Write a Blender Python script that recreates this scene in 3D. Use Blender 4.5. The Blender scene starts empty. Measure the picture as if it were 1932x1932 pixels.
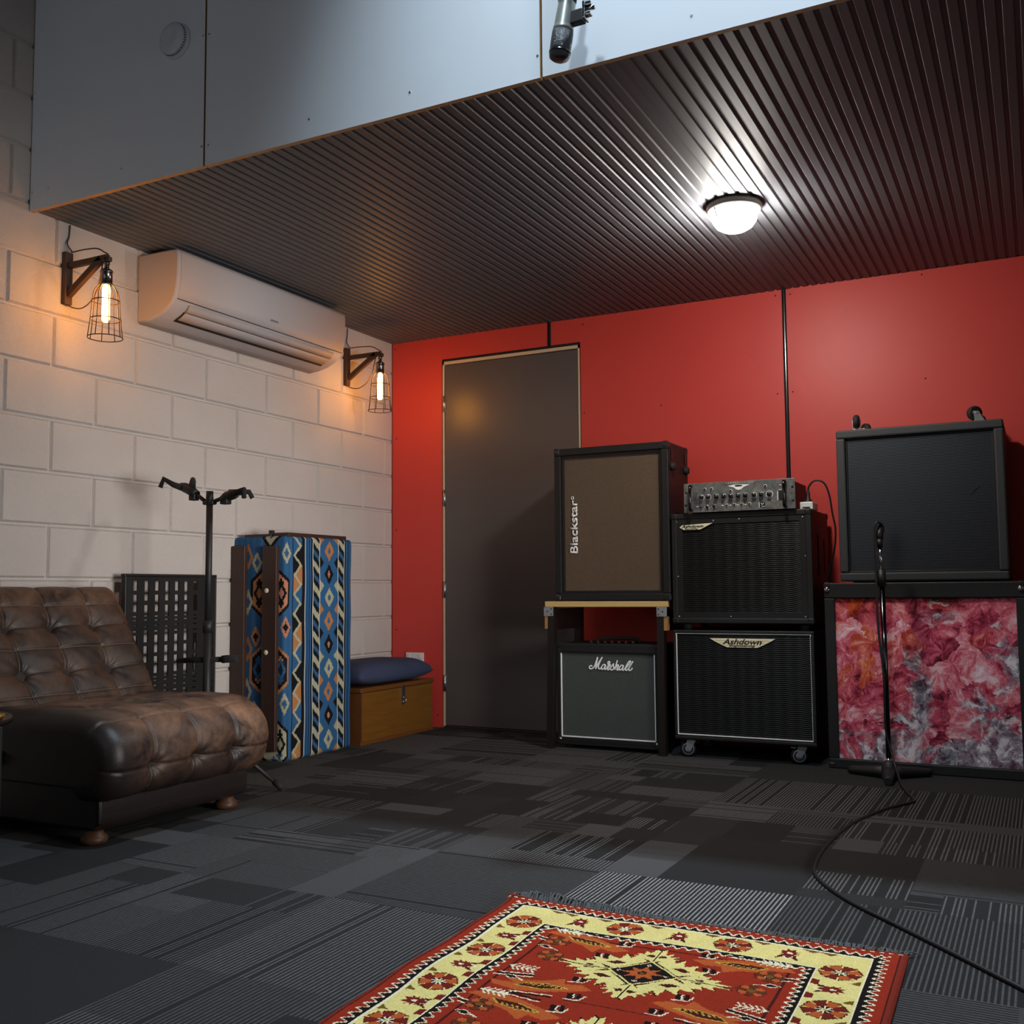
import bpy, bmesh, math, random
import numpy as np
from mathutils import Vector, Matrix
S = bpy.context.scene
COL = S.collection
random.seed(7)
RNG = np.random.RandomState(5)
PI = math.pi

# ------------------------------------------------------------------ materials
def srgb(r, g, b):
    def f(c):
        c /= 255.0
        return c / 12.92 if c <= 0.04045 else ((c + 0.055) / 1.055) ** 2.4
    return (f(r), f(g), f(b))

class NT:
    def __init__(self, name):
        self.m = bpy.data.materials.new(name)
        self.m.use_nodes = True
        self.t = self.m.node_tree
        self.bsdf = self.t.nodes['Principled BSDF']
        self.out = self.t.nodes['Material Output']
    def n(self, kind, **kw):
        nd = self.t.nodes.new(kind)
        for k, v in kw.items():
            setattr(nd, k, v)
        return nd
    def l(self, a, b):
        self.t.links.new(a, b)
    def math(self, op, a, b=None, c=None, clamp=False):
        nd = self.n('ShaderNodeMath', operation=op, use_clamp=clamp)
        for i, v in enumerate((a, b, c)):
            if v is None:
                continue
            if isinstance(v, (int, float)):
                nd.inputs[i].default_value = v
            else:
                self.l(v, nd.inputs[i])
        return nd.outputs[0]
    def mix(self, f, a, b):
        nd = self.n('ShaderNodeMix', data_type='RGBA')
        for s, v in ((nd.inputs[0], f), (nd.inputs[6], a), (nd.inputs[7], b)):
            if isinstance(v, (int, float)):
                s.default_value = v
            elif isinstance(v, tuple):
                s.default_value = (*v[:3], 1)
            else:
                self.l(v, s)
        return nd.outputs[2]
    def noise(self, scale, detail=3, rough=.5, dist=0, vec=None):
        nd = self.n('ShaderNodeTexNoise')
        nd.inputs['Scale'].default_value = scale
        nd.inputs['Detail'].default_value = detail
        nd.inputs['Roughness'].default_value = rough
        nd.inputs['Distortion'].default_value = dist
        if vec is None:
            vec = self.pos()
        self.l(vec, nd.inputs['Vector'])
        return nd
    def pos(self):
        if not hasattr(self, '_p'):
            self._p = self.n('ShaderNodeTexCoord').outputs['Object']
        return self._p
    def xyz(self):
        s = self.n('ShaderNodeSeparateXYZ')
        self.l(self.pos(), s.inputs[0])
        return s.outputs
    def ramp(self, f, stops, interp='LINEAR'):
        r = self.n('ShaderNodeValToRGB')
        r.color_ramp.interpolation = interp
        els = r.color_ramp.elements
        while len(els) < len(stops):
            els.new(.5)
        for e, (p, c) in zip(els, stops):
            e.position = p
            e.color = (*c[:3], 1)
        self.l(f, r.inputs[0])
        return r.outputs[0]
    def bump(self, h, strength=.3, dist=.002):
        b = self.n('ShaderNodeBump')
        b.inputs['Strength'].default_value = strength
        b.inputs['Distance'].default_value = dist
        self.l(h, b.inputs['Height'])
        self.l(b.outputs[0], self.bsdf.inputs['Normal'])
        return b
    def color(self, c):
        if isinstance(c, tuple):
            self.bsdf.inputs['Base Color'].default_value = (*c[:3], 1)
        else:
            self.l(c, self.bsdf.inputs['Base Color'])
    def set(self, rough=None, metal=None, spec=None):
        for k, v in (('Roughness', rough), ('Metallic', metal), ('Specular IOR Level', spec)):
            if v is not None:
                self.bsdf.inputs[k].default_value = v

def simple(name, col, rough=.5, metal=0., var=.12, scale=60, bump=0., bscale=300, spec=None):
    t = NT(name)
    n = t.noise(scale)
    dark = tuple(c * (1 - var) for c in col)
    lite = tuple(min(1, c * (1 + var)) for c in col)
    t.color(t.mix(n.outputs[0], dark, lite))
    t.set(rough, metal, spec)
    if bump:
        b = t.noise(bscale, 2)
        t.bump(b.outputs[0], bump)
    return t.m

def emit(name, col, strength):
    t = NT(name)
    t.color((0.8, .8, .8))
    t.bsdf.inputs['Emission Color'].default_value = (*col, 1)
    t.bsdf.inputs['Emission Strength'].default_value = strength
    return t.m

MAT = {}
def mats():
    M = MAT
    # painted concrete block
    t = NT('painted_block')
    n = t.noise(3, 3); n2 = t.noise(260, 3, .65); n3 = t.noise(45, 3, .6)
    t.color(t.mix(n.outputs[0], srgb(196, 188, 182), srgb(212, 205, 200)))
    h = t.math('ADD', t.math('MULTIPLY', n2.outputs[0], .6), t.math('MULTIPLY', n3.outputs[0], .6))
    t.bump(h, .9, .010); t.set(.62)
    M['block'] = t.m
    M['white_panel'] = simple('white_wall_panel', srgb(228, 233, 238), .45, 0, .03, 4, .05, 400)
    M['panel_edge'] = simple('raw_panel_edge', srgb(196, 156, 108), .7, 0, .15, 30)
    M['gap'] = simple('dark_gap', (.01, .01, .01), .9)
    t = NT('red_paint')
    n = t.noise(2.2, 3); n2 = t.noise(500, 2)
    t.color(t.mix(n.outputs[0], srgb(204, 66, 58), srgb(214, 74, 66)))
    t.bump(n2.outputs[0], .12, .001); t.set(.45, 0, .35)
    M['red'] = t.m
    M['black_trim'] = simple('black_gloss_trim', (.012, .012, .013), .22, 0, .1)
    # ribbed ceiling
    t = NT('ribbed_steel')
    mp = t.n('ShaderNodeMapping'); mp.inputs['Scale'].default_value = (260, 3.0, 40)
    t.l(t.pos(), mp.inputs[0])
    n = t.noise(1.0, 3, .6, 0, mp.outputs[0])
    t.color(t.mix(n.outputs[0], srgb(88, 90, 95), srgb(106, 108, 112)))
    t.l(t.math('ADD', t.math('MULTIPLY', n.outputs[0], .16), .42), t.bsdf.inputs['Roughness'])
    t.bsdf.inputs['Specular IOR Level'].default_value = .26
    t.bump(n.outputs[0], .12, .001)
    M['ceil'] = t.m
    M['dark_paint'] = simple('rear_wall_paint', (.16, .16, .17), .7, 0, .05, 4)
    M['ceil_upper'] = simple('upper_ceiling_paint', (.25, .25, .26), .7, 0, .05, 4)
    t = NT('grey_door_paint')
    n = t.noise(700, 2)
    t.color(t.mix(t.noise(3).outputs[0], srgb(90, 83, 82), srgb(96, 89, 87)))
    t.bump(n.outputs[0], .12, .0006); t.set(.34, 0, .5)
    M['door'] = t.m
    M['jamb'] = simple('cream_door_jamb', srgb(214, 192, 160), .45, 0, .06, 20)
    M['steel'] = simple('satin_steel', (.55, .55, .56), .3, 1., .1)
    M['chrome'] = simple('chrome', (.75, .75, .76), .12, 1., .05)
    M['black_chrome'] = simple('black_chrome', (.10, .10, .105), .14, 1., .1)
    M['dark_nickel'] = simple('dark_nickel', (.22, .20, .19), .25, 1., .1)
    M['zinc'] = simple('zinc_plate', (.50, .52, .54), .38, .7, .12, 50)
    # carpet
    t = NT('carpet_tiles')
    at = t.n('ShaderNodeAttribute', attribute_name='patch')
    sp = t.n('ShaderNodeSeparateColor'); t.l(at.outputs['Color'], sp.inputs[0])
    tone, stripe, orient = sp.outputs[0], sp.outputs[1], sp.outputs[2]
    X, Y, Z = t.xyz()
    co = t.math('ADD', t.math('MULTIPLY', X, orient), t.math('MULTIPLY', Y, t.math('SUBTRACT', 1, orient)))
    al = t.math('ADD', t.math('MULTIPLY', Y, orient), t.math('MULTIPLY', X, t.math('SUBTRACT', 1, orient)))
    fr = t.math('FRACT', t.math('DIVIDE', t.math('ADD', co, 10), .0108))
    tri = t.math('ABSOLUTE', t.math('SUBTRACT', fr, .5))
    line = t.math('LESS_THAN', tri, .19)
    cb = t.n('ShaderNodeCombineXYZ')
    t.l(t.math('MULTIPLY', co, 75), cb.inputs[0]); t.l(t.math('MULTIPLY', al, 60), cb.inputs[1])
    brk = t.noise(1, 2, .5, 0, cb.outputs[0])
    sel = t.n('ShaderNodeCombineXYZ')
    t.l(t.math('FLOOR', t.math('DIVIDE', t.math('ADD', co, 10), .0108)), sel.inputs[0])
    wn = t.n('ShaderNodeTexWhiteNoise', noise_dimensions='3D'); t.l(sel.outputs[0], wn.inputs['Vector'])
    dens = t.math('LESS_THAN', wn.outputs['Value'], at.outputs['Alpha'])
    lv = t.math('MULTIPLY', t.math('MULTIPLY', line, stripe), t.math('MULTIPLY', dens, t.math('ADD', .45, brk.outputs[0])))
    fine = t.noise(420, 2, .7)
    grain = t.math('ADD', -.75, t.math('MULTIPLY', fine.outputs[0], 3.5), None, True)
    grain = t.math('ADD', grain, t.math('MULTIPLY', fine.outputs[0], .5))
    base = t.math('MULTIPLY', t.math('MULTIPLY', tone, .78), grain)
    val = t.math('ADD', base, lv)
    cc = t.n('ShaderNodeCombineColor')
    t.l(val, cc.inputs[0]); t.l(t.math('MULTIPLY', val, .97), cc.inputs[1]); t.l(t.math('MULTIPLY', val, .97), cc.inputs[2])
    t.color(cc.outputs[0])
    hh = t.math('ADD', t.math('MULTIPLY', fine.outputs[0], .8), t.math('MULTIPLY', line, t.math('MULTIPLY', dens, t.math('MULTIPLY', stripe, 6))))
    t.bump(hh, .55, .004); t.set(.92, 0, .25)
    M['carpet'] = t.m
    # woven / knotted attribute materials
    for nm, rough, sc, bs in (('kilim', .85, 520, .35), ('rug_pile', .95, 600, .55)):
        t = NT(nm)
        at = t.n('ShaderNodeAttribute', attribute_name='dye')
        n = t.noise(sc, 2, .6); n2 = t.noise(14, 3)
        f = t.math('ADD', .68, t.math('ADD', t.math('MULTIPLY', n.outputs[0], .34), t.math('MULTIPLY', n2.outputs[0], .30)))
        v = t.n('ShaderNodeVectorMath', operation='SCALE'); t.l(at.outputs['Color'], v.inputs[0]); t.l(f, v.inputs['Scale'])
        t.color(v.outputs[0]); t.bump(n.outputs[0], bs, .002); t.set(rough, 0, .15)
        M[nm] = t.m
    # leather
    t = NT('worn_leather')
    at = t.n('ShaderNodeAttribute', attribute_name='wear')
    n = t.noise(9, 6, .65, .6); n2 = t.noise(42, 4, .7, 1.5); n3 = t.noise(420, 3, .6)
    w = t.math('MULTIPLY', at.outputs['Fac'], t.math('MULTIPLY', t.math('MULTIPLY', t.math('SUBTRACT', n.outputs[0], .36), 3.2, None, True), t.math('ADD', .35, n2.outputs[0])), None, True)
    base = t.mix(n2.outputs[0], srgb(24, 19, 19), srgb(41, 32, 29))
    t.color(t.mix(w, base, srgb(134, 98, 74)))
    t.l(t.math('ADD', .40, t.math('MULTIPLY', w, .3)), t.bsdf.inputs['Roughness'])
    t.bump(t.math('ADD', n3.outputs[0], t.math('MULTIPLY', n2.outputs[0], 1.2)), .3, .002)
    M['leather'] = t.m
    M['seam'] = simple('leather_seam', srgb(96, 80, 68), .6, 0, .35, 90)
    M['foot_wood'] = simple('turned_wood_foot', srgb(78, 50, 30), .5, 0, .35, 60)
    # woods
    def wood(name, a, b, axis, rough=.45, sc=14):
        t = NT(name)
        mp = t.n('ShaderNodeMapping')
        s = [sc * 6] * 3; s[axis] = sc * .35
        mp.inputs['Scale'].default_value = s
        t.l(t.pos(), mp.inputs[0])
        n = t.noise(1, 4, .6, .6, mp.outputs[0])
        t.color(t.mix(n.outputs[0], a, b)); t.set(rough)
        t.bump(n.outputs[0], .12, .001)
        return t.m
    M['trunk_wood'] = wood('varnished_trunk_wood', srgb(90, 56, 16), srgb(128, 84, 30), 1, .38)
    M['trunk_edge'] = wood('trunk_edge_wood', srgb(84, 48, 18), srgb(116, 70, 30), 1, .42)
    M['dark_slat'] = wood('dark_stained_slat', srgb(44, 26, 20), srgb(66, 40, 30), 2, .5)
    M['bench_top'] = wood('pale_butcher_block', srgb(196, 158, 98), srgb(222, 188, 128), 0, .4)
    M['black_wood'] = wood('black_stained_wood', srgb(24, 19, 17), srgb(36, 29, 26), 2, .4)
    M['brown_bracket'] = wood('dark_brown_bracket_wood', srgb(52, 34, 24), srgb(78, 52, 36), 2, .55)
    M['oak'] = wood('oak_block', srgb(150, 106, 58), srgb(182, 136, 82), 2, .5)
    # plastics etc
    M['ac_white'] = simple('appliance_white_plastic', srgb(182, 176, 177), .6, 0, .02, 8, 0, 300, .3)
    M['ac_louver'] = simple('appliance_louver_plastic', srgb(170, 164, 165), .6, 0, .03, 8, 0, 300, .3)
    M['vent_dark'] = simple('vent_shadow_plastic', (.015, .014, .014), .8)
    M['logo_dark'] = simple('small_dark_print', srgb(60, 50, 48), .6)
    M['white_plastic'] = simple('white_plastic', srgb(226, 224, 220), .35, 0, .03)
    M['detector'] = simple('detector_plastic', srgb(206, 212, 218), .5, 0, .03)
    M['black_plastic'] = simple('black_plastic', (.008, .0078, .0078), .5, 0, .2, 80, .15, 500)
    M['black_metal'] = simple('black_powder_coat', (.011, .011, .012), .55, .0, .2)
    M['rubber'] = simple('black_rubber', (.012, .012, .012), .75, 0, .2)
    M['foam'] = simple('black_foam', (.011, .011, .011), .95, 0, .3, 200, .5, 300)
    M['wheel_hub'] = simple('grey_wheel_hub', (.36, .38, .40), .4, .3, .1)
    M['tolex'] = simple('black_tolex', (.009, .0085, .0085), .5, 0, .25, 300, .55, 420)
    M['tolex_grey'] = simple('charcoal_carpet_tolex', (.040, .042, .045), .62, 0, .25, 300, .5, 420)
    M['corner'] = simple('black_corner_cap', (.03, .03, .03), .25, .3, .1)
    M['piping'] = simple('white_piping', srgb(250, 250, 248), .5, 0, .04)
    M['lettering'] = simple('white_lettering', srgb(252, 252, 250), .4, 0, .02)
    M['ink'] = simple('black_ink', (.008, .007, .007), .5)
    M['badge'] = simple('cream_gold_badge', srgb(244, 234, 196), .35, .0, .08, 40)
    M['badge_line'] = simple('gold_badge_line', srgb(176, 148, 84), .35, .4, .08, 40)
    # grille cloths
    t = NT('brown_grille_cloth')
    X, Y, Z = t.xyz()
    w1 = t.math('SINE', t.math('MULTIPLY', X, 2 * PI / .0042)); w2 = t.math('SINE', t.math('MULTIPLY', Z, 2 * PI / .0042))
    n = t.noise(160, 3)
    f = t.math('ADD', t.math('MULTIPLY', t.math('ADD', w1, 1), .3), t.math('MULTIPLY', n.outputs[0], .5), None, True)
    t.color(t.mix(f, srgb(66, 53, 42), srgb(122, 102, 84)))
    t.bump(t.math('ADD', w1, w2), .4, .001); t.set(.85, 0, .2)
    M['brown_cloth'] = t.m
    t = NT('grey_grille_cloth')
    X, Y, Z = t.xyz()
    w1 = t.math('SINE', t.math('MULTIPLY', X, 2 * PI / .0036)); w2 = t.math('SINE', t.math('MULTIPLY', Z, 2 * PI / .0036))
    n = t.noise(220, 3)
    t.color(t.mix(n.outputs[0], srgb(60, 64, 62), srgb(88, 92, 89)))
    t.bump(t.math('MULTIPLY', w1, w2), .4, .001); t.set(.85, 0, .2)
    M['grey_cloth'] = t.m
    t = NT('black_wavy_grille')
    X, Y, Z = t.xyz()
    ph = t.math('MULTIPLY', t.math('SINE', t.math('MULTIPLY', X, 2 * PI / .05)), .9)
    w1 = t.math('SINE', t.math('ADD', t.math('MULTIPLY', Z, 2 * PI / .0085), ph))
    t.color(t.mix(t.math('GREATER_THAN', w1, .3), (.003, .003, .0035), (.011, .0115, .0108)))
    t.bump(w1, .5, .002); t.set(.5, .2, .3)
    M['wavy_grille'] = t.m
    t = NT('perforated_steel_grille')
    X, Y, Z = t.xyz()
    px, pz = .0088, .0076
    a = t.math('MULTIPLY', t.math('COSINE', t.math('MULTIPLY', X, 2 * PI / px)), t.math('COSINE', t.math('MULTIPLY', Z, 2 * PI / (pz * 1.6))))
    hole = t.math('GREATER_THAN', t.math('ABSOLUTE', a), .36)
    t.color(t.mix(hole, (.16, .165, .18), (.003, .003, .004)))
    t.l(t.math('MULTIPLY', t.math('SUBTRACT', 1, hole), .9), t.bsdf.inputs['Metallic'])
    t.l(t.math('ADD', .33, t.math('MULTIPLY', hole, .5)), t.bsdf.inputs['Roughness'])
    t.l(t.math('MULTIPLY', t.math('SUBTRACT', 1, hole), .5), t.bsdf.inputs['Specular IOR Level'])
    M['perf'] = t.m
    # tie-dye
    t = NT('tie_dye_cloth')
    wv = t.noise(6, 2, .5); wv2 = t.noise(34, 3, .6)
    vm0 = t.n('ShaderNodeVectorMath', operation='MULTIPLY_ADD')
    t.l(wv.outputs['Color'], vm0.inputs[0]); vm0.inputs[1].default_value = (.14, .14, .14); t.l(t.pos(), vm0.inputs[2])
    vm = t.n('ShaderNodeVectorMath', operation='MULTIPLY_ADD')
    t.l(wv2.outputs['Color'], vm.inputs[0]); vm.inputs[1].default_value = (.045, .045, .045); t.l(vm0.outputs[0], vm.inputs[2])
    # crumpled dye: every fold is a voronoi cell with streaks running out of its centre
    vo = t.n('ShaderNodeTexVoronoi'); vo.inputs['Scale'].default_value = 8.5; t.l(vm.outputs[0], vo.inputs['Vector'])
    dv = t.n('ShaderNodeVectorMath', operation='SUBTRACT'); t.l(vm0.outputs[0], dv.inputs[0]); t.l(vo.outputs['Position'], dv.inputs[1])
    ds = t.n('ShaderNodeSeparateXYZ'); t.l(dv.outputs[0], ds.inputs[0])
    ang = t.math('ARCTAN2', ds.outputs[2], ds.outputs[0])
    cv = t.n('ShaderNodeCombineXYZ'); t.l(t.math('MULTIPLY', ang, 2.2), cv.inputs[0]); t.l(t.math('MULTIPLY', vo.outputs['Distance'], 3.5), cv.inputs[1])
    cs = t.n('ShaderNodeSeparateColor'); t.l(vo.outputs['Color'], cs.inputs[0]); t.l(t.math('MULTIPLY', cs.outputs[0], 40), cv.inputs[2])
    st = t.noise(1.0, 4, .65, .2, cv.outputs[0])
    n1 = t.noise(13, 5, .65, .0, vm.outputs[0]); n2 = t.noise(4.2, 3, .6, .2, vm.outputs[0]); n3 = t.noise(24, 5, .65, .1, vm.outputs[0])
    f = t.math('ADD', t.math('MULTIPLY', st.outputs[0], .42), t.math('ADD', t.math('MULTIPLY', n1.outputs[0], .46), t.math('MULTIPLY', t.math('SUBTRACT', cs.outputs[1], .5), .13)))
    c1 = t.ramp(f, [(.30, srgb(70, 24, 34)), (.37, srgb(156, 46, 70)), (.425, srgb(206, 84, 108)), (.475, srgb(224, 116, 126)), (.53, srgb(238, 168, 180)), (.61, srgb(250, 228, 232))])
    c2 = t.ramp(t.math('ADD', t.math('MULTIPLY', n3.outputs[0], .6), t.math('MULTIPLY', st.outputs[0], .4)), [(.36, srgb(40, 44, 54)), (.44, srgb(96, 98, 110)), (.51, srgb(160, 162, 172)), (.57, srgb(240, 238, 240))])
    c3 = t.ramp(f, [(.32, srgb(96, 28, 20)), (.40, srgb(180, 62, 32)), (.48, srgb(220, 100, 56)), (.58, srgb(240, 170, 146))])
    X, Y, Z = t.xyz()
    # grey bleach gathers lower right, orange dye upper left, as in the dyed cloth itself
    g = t.math('ADD', t.math('MULTIPLY', t.math('SUBTRACT', n2.outputs[0], .5), 5.5), t.math('ADD', t.math('MULTIPLY', t.math('SUBTRACT', X, .40), .9), t.math('MULTIPLY', t.math('SUBTRACT', .30, Z), 1.3)))
    g = t.math('MULTIPLY', t.math('ADD', t.math('SUBTRACT', g, .22), t.math('MULTIPLY', t.math('SUBTRACT', n3.outputs[0], .5), 1.6)), 2.4, None, True)
    o = t.math('MULTIPLY', t.math('ADD', t.math('MULTIPLY', t.math('SUBTRACT', cs.outputs[2], .55), 1.0), t.math('SUBTRACT', t.math('MULTIPLY', t.math('SUBTRACT', Z, .40), 1.6), t.math('MULTIPLY', t.math('SUBTRACT', X, .22), 1.0))), 2.0, None, True)
    cc = t.mix(o, c1, c3); cc = t.mix(t.math('MULTIPLY', g, .85), cc, c2)
    fold = t.math('MULTIPLY', t.math('SUBTRACT', n2.outputs[0], .60), 6, None, True)
    cc = t.mix(t.math('MULTIPLY', fold, .55), cc, srgb(84, 34, 30))
    t.color(cc); t.set(.85, 0, .2); t.bump(t.noise(500, 2).outputs[0], .2, .001)
    M['tiedye'] = t.m
    t = NT('blue_denim_cushion')
    n = t.noise(350, 2, .6); n2 = t.noise(7, 3)
    t.color(t.mix(n2.outputs[0], srgb(48, 53, 74), srgb(64, 71, 97))); t.bump(n.outputs[0], .3, .002); t.set(.85, 0, .2)
    M['cushion'] = t.m
    t = NT('mottled_grey_faceplate')
    n = t.noise(38, 4, .6)
    t.color(t.ramp(n.outputs[0], [(.3, srgb(82, 84, 84)), (.55, srgb(116, 116, 112)), (.72, srgb(140, 138, 130))])); t.set(.45, .35)
    M['faceplate'] = t.m
    M['mic_body'] = simple('champagne_microphone_body', srgb(168, 172, 166), .36, .5, .05)
    t = NT('microphone_mesh')
    v = t.n('ShaderNodeTexVoronoi'); v.inputs['Scale'].default_value = 700; t.l(t.pos(), v.inputs['Vector'])
    t.color((.028, .03, .033)); t.bump(v.outputs['Distance'], .8, .002); t.set(.4, .4)
    M['mic_mesh'] = t.m
    M['brass'] = simple('brass', srgb(206, 176, 76), .3, .9, .1)
    M['cage'] = simple('dark_bronze_wire', srgb(48, 28, 14), .4, .3, .15)
    M['fringe'] = simple('grey_fringe_yarn', srgb(92, 94, 96), .9, 0, .4, 150)
    M['cord'] = simple('brown_cloth_cord', srgb(86, 62, 48), .8, 0, .15)
    M['blk_cable'] = simple('black_cable', (.010, .010, .011), .45)
    M['bulb'] = emit('warm_filament_tube', (1.0, .37, .045), 86)
    M['diffuser'] = emit('lit_lamp_glass', (1.0, .95, .88), 190)
    M['lamp_base'] = simple('lamp_base_grey', srgb(120, 112, 106), .5, 0, .05)
    M['grey_led'] = emit('upper_lamp_tube', (.75, .88, 1.0), 3)
    # painted dust on the tie-dye etc. not needed
mats()
M = MAT

# ------------------------------------------------------------------ geometry helpers
class B:
    """collects shapes in world coordinates; build() links them as one mesh object"""
    def __init__(self):
        self.bm = bmesh.new()
        self.mi = 0
    def _add(self, b2, smooth=False):
        me = bpy.data.meshes.new('tmp')
        for f in b2.faces:
            f.material_index = self.mi
            if smooth:
                f.smooth = True
        b2.to_mesh(me); b2.free()
        self.bm.from_mesh(me)
        bpy.data.meshes.remove(me)
        return self
    def box(self, x0, x1, y0, y1, z0, z1, bev=0., seg=2, rot=None, piv=None):
        b = bmesh.new()
        bmesh.ops.create_cube(b, size=1)
        for v in b.verts:
            v.co = Vector(((x0 + x1) / 2 + v.co.x * (x1 - x0), (y0 + y1) / 2 + v.co.y * (y1 - y0), (z0 + z1) / 2 + v.co.z * (z1 - z0)))
        if bev:
            bmesh.ops.bevel(b, geom=list(b.edges), offset=bev, segments=seg, affect='EDGES', profile=.5)
            for f in b.faces: f.smooth = False
        if rot is not None:
            p = Vector(piv) if piv else Vector(((x0 + x1) / 2, (y0 + y1) / 2, (z0 + z1) / 2))
            bmesh.ops.rotate(b, verts=b.verts, cent=p, matrix=rot)
        return self._add(b)
    def cyl(self, p0, p1, r0, r1=None, n=20, caps=True):
        r1 = r0 if r1 is None else r1
        p0, p1 = Vector(p0), Vector(p1)
        d = p1 - p0
        b = bmesh.new()
        bmesh.ops.create_cone(b, cap_ends=caps, segments=n, radius1=r0, radius2=r1, depth=d.length)
        q = Vector((0, 0, 1)).rotation_difference(d)
        for v in b.verts:
            v.co = q @ v.co + (p0 + p1) / 2
        for f in b.faces:
            f.smooth = len(f.verts) == 4
        return self._add(b)
    def tube(self, pts, r, n=8, closed=False, smooth_path=0, caps=True):
        pts = [Vector(p) for p in pts]
        if smooth_path:
            pts = catmull(pts, smooth_path, closed)
        m = len(pts)
        b = bmesh.new()
        rings = []
        prev = None
        for i, p in enumerate(pts):
            if closed:
                t = pts[(i + 1) % m] - pts[i - 1]
            else:
                t = pts[min(i + 1, m - 1)] - pts[max(i - 1, 0)]
            if t.length < 1e-9: t = Vector((0, 0, 1))
            t.normalize()
            if prev is None:
                a = Vector((0, 0, 1)) if abs(t.z) < .9 else Vector((1, 0, 0))
                u = t.cross(a).normalized()
            else:
                u = (prev - t * prev.dot(t))
                if u.length < 1e-6: u = t.orthogonal()
                u.normalize()
            prev = u
            w = t.cross(u)
            rr = r[i] if isinstance(r, (list, tuple)) else r
            rings.append([b.verts.new(p + (u * math.cos(2 * PI * k / n) + w * math.sin(2 * PI * k / n)) * rr) for k in range(n)])
        for i in range(m if closed else m - 1):
            a, c = rings[i], rings[(i + 1) % m]
            for k in range(n):
                f = b.faces.new((a[k], a[(k + 1) % n], c[(k + 1) % n], c[k])); f.smooth = True
        if caps and not closed:
            b.faces.new(rings[0][::-1]); b.faces.new(rings[-1])
        return self._add(b)
    def lathe(self, prof, origin, axis=(0, 0, 1), n=32, smooth=True, caps=True):
        """prof: list of (radius, height along axis)"""
        q = Vector((0, 0, 1)).rotation_difference(Vector(axis))
        o = Vector(origin)
        b = bmesh.new()
        rings = []
        for (r, h) in prof:
            if r < 1e-6:
                rings.append([b.verts.new(o + q @ Vector((0, 0, h)))])
            else:
                rings.append([b.verts.new(o + q @ Vector((r * math.cos(2 * PI * k / n), r * math.sin(2 * PI * k / n), h))) for k in range(n)])
        for a, c in zip(rings, rings[1:]):
            for k in range(n):
                k2 = (k + 1) % n
                if len(a) == 1 and len(c) == 1: continue
                if len(a) == 1: vs = (a[0], c[k2], c[k])
                elif len(c) == 1: vs = (a[k], a[k2], c[0])
                else: vs = (a[k], a[k2], c[k2], c[k])
                f = b.faces.new(vs); f.smooth = smooth
        if caps and len(rings[0]) > 1: b.faces.new(rings[0][::-1])
        if caps and len(rings[-1]) > 1: b.faces.new(rings[-1])
        return self._add(b)
    def ring(self, ra, rb, h0, h1, origin, axis=(0, 0, 1), n=28):
        return self.lathe([(ra, h0), (rb, h0), (rb, h1), (ra, h1), (ra, h0)], origin, axis, n, caps=False)
    def sphere(self, c, r, sx=1, sy=1, sz=1, n=16):
        b = bmesh.new()
        bmesh.ops.create_uvsphere(b, u_segments=n, v_segments=n // 2 + 2, radius=1)
        for v in b.verts:
            v.co = Vector((c[0] + v.co.x * r * sx, c[1] + v.co.y * r * sy, c[2] + v.co.z * r * sz))
        return self._add(b, True)
    def prism(self, poly, axis, a0, a1, bev=0.):
        """poly in the two other axes (order xyz minus axis), extruded along axis from a0 to a1"""
        b = bmesh.new()
        def mk(p, a):
            c = list(p); c.insert('xyz'.index(axis), a)
            return b.verts.new(c)
        A = [mk(p, a0) for p in poly]; C = [mk(p, a1) for p in poly]
        n = len(poly)
        b.faces.new(A); b.faces.new(C[::-1])
        for i in range(n):
            b.faces.new((A[i], C[i], C[(i + 1) % n], A[(i + 1) % n]))
        bmesh.ops.recalc_face_normals(b, faces=b.faces)
        if bev:
            bmesh.ops.bevel(b, geom=list(b.edges), offset=bev, segments=2, affect='EDGES', profile=.5)
        return self._add(b)
    def quad(self, *p):
        b = bmesh.new()
        b.faces.new([b.verts.new(v) for v in p])
        return self._add(b)
    def frame(self, x0, x1, z0, z1, w, y0, y1, bev=0.):
        """rectangular frame in the xz plane with bar width w"""
        self.box(x0, x1, y0, y1, z1 - w, z1, bev); self.box(x0, x1, y0, y1, z0, z0 + w, bev)
        self.box(x0, x0 + w, y0, y1, z0 + w, z1 - w, bev); self.box(x1 - w, x1, y0, y1, z0 + w, z1 - w, bev)
        return self
    def build(self, name, mat, parent=None, loc=None):
        me = bpy.data.meshes.new(name)
        self.bm.to_mesh(me); self.bm.free()
        return link(name, me, mat, parent, loc)

def link(name, me, mat, parent=None, loc=None):
    o = bpy.data.objects.new(name, me)
    COL.objects.link(o)
    for m in (mat if isinstance(mat, (list, tuple)) else [mat]):
        me.materials.append(m)
    if parent is not None:
        r = parent
        while r.parent: r = r.parent
        me.transform(Matrix.Translation(-r.location))
        o.parent = parent
    elif loc is not None:
        me.transform(Matrix.Translation(-Vector(loc)))
        o.location = loc
    return o

def catmull(pts, k=6, closed=False):
    P = [Vector(p) for p in pts]
    out = []
    m = len(P)
    for i in range(m if closed else m - 1):
        g = (lambda j: P[j % m]) if closed else (lambda j: P[max(0, min(m - 1, j))])
        a, b, c, d = g(i - 1), g(i), g(i + 1), g(i + 2)
        for s in range(k):
            t = s / k
            out.append(.5 * ((2 * b) + (c - a) * t + (2 * a - 5 * b + 4 * c - d) * t * t + (3 * b - a - 3 * c + d) * t ** 3))
    if not closed: out.append(P[-1])
    return out

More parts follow.
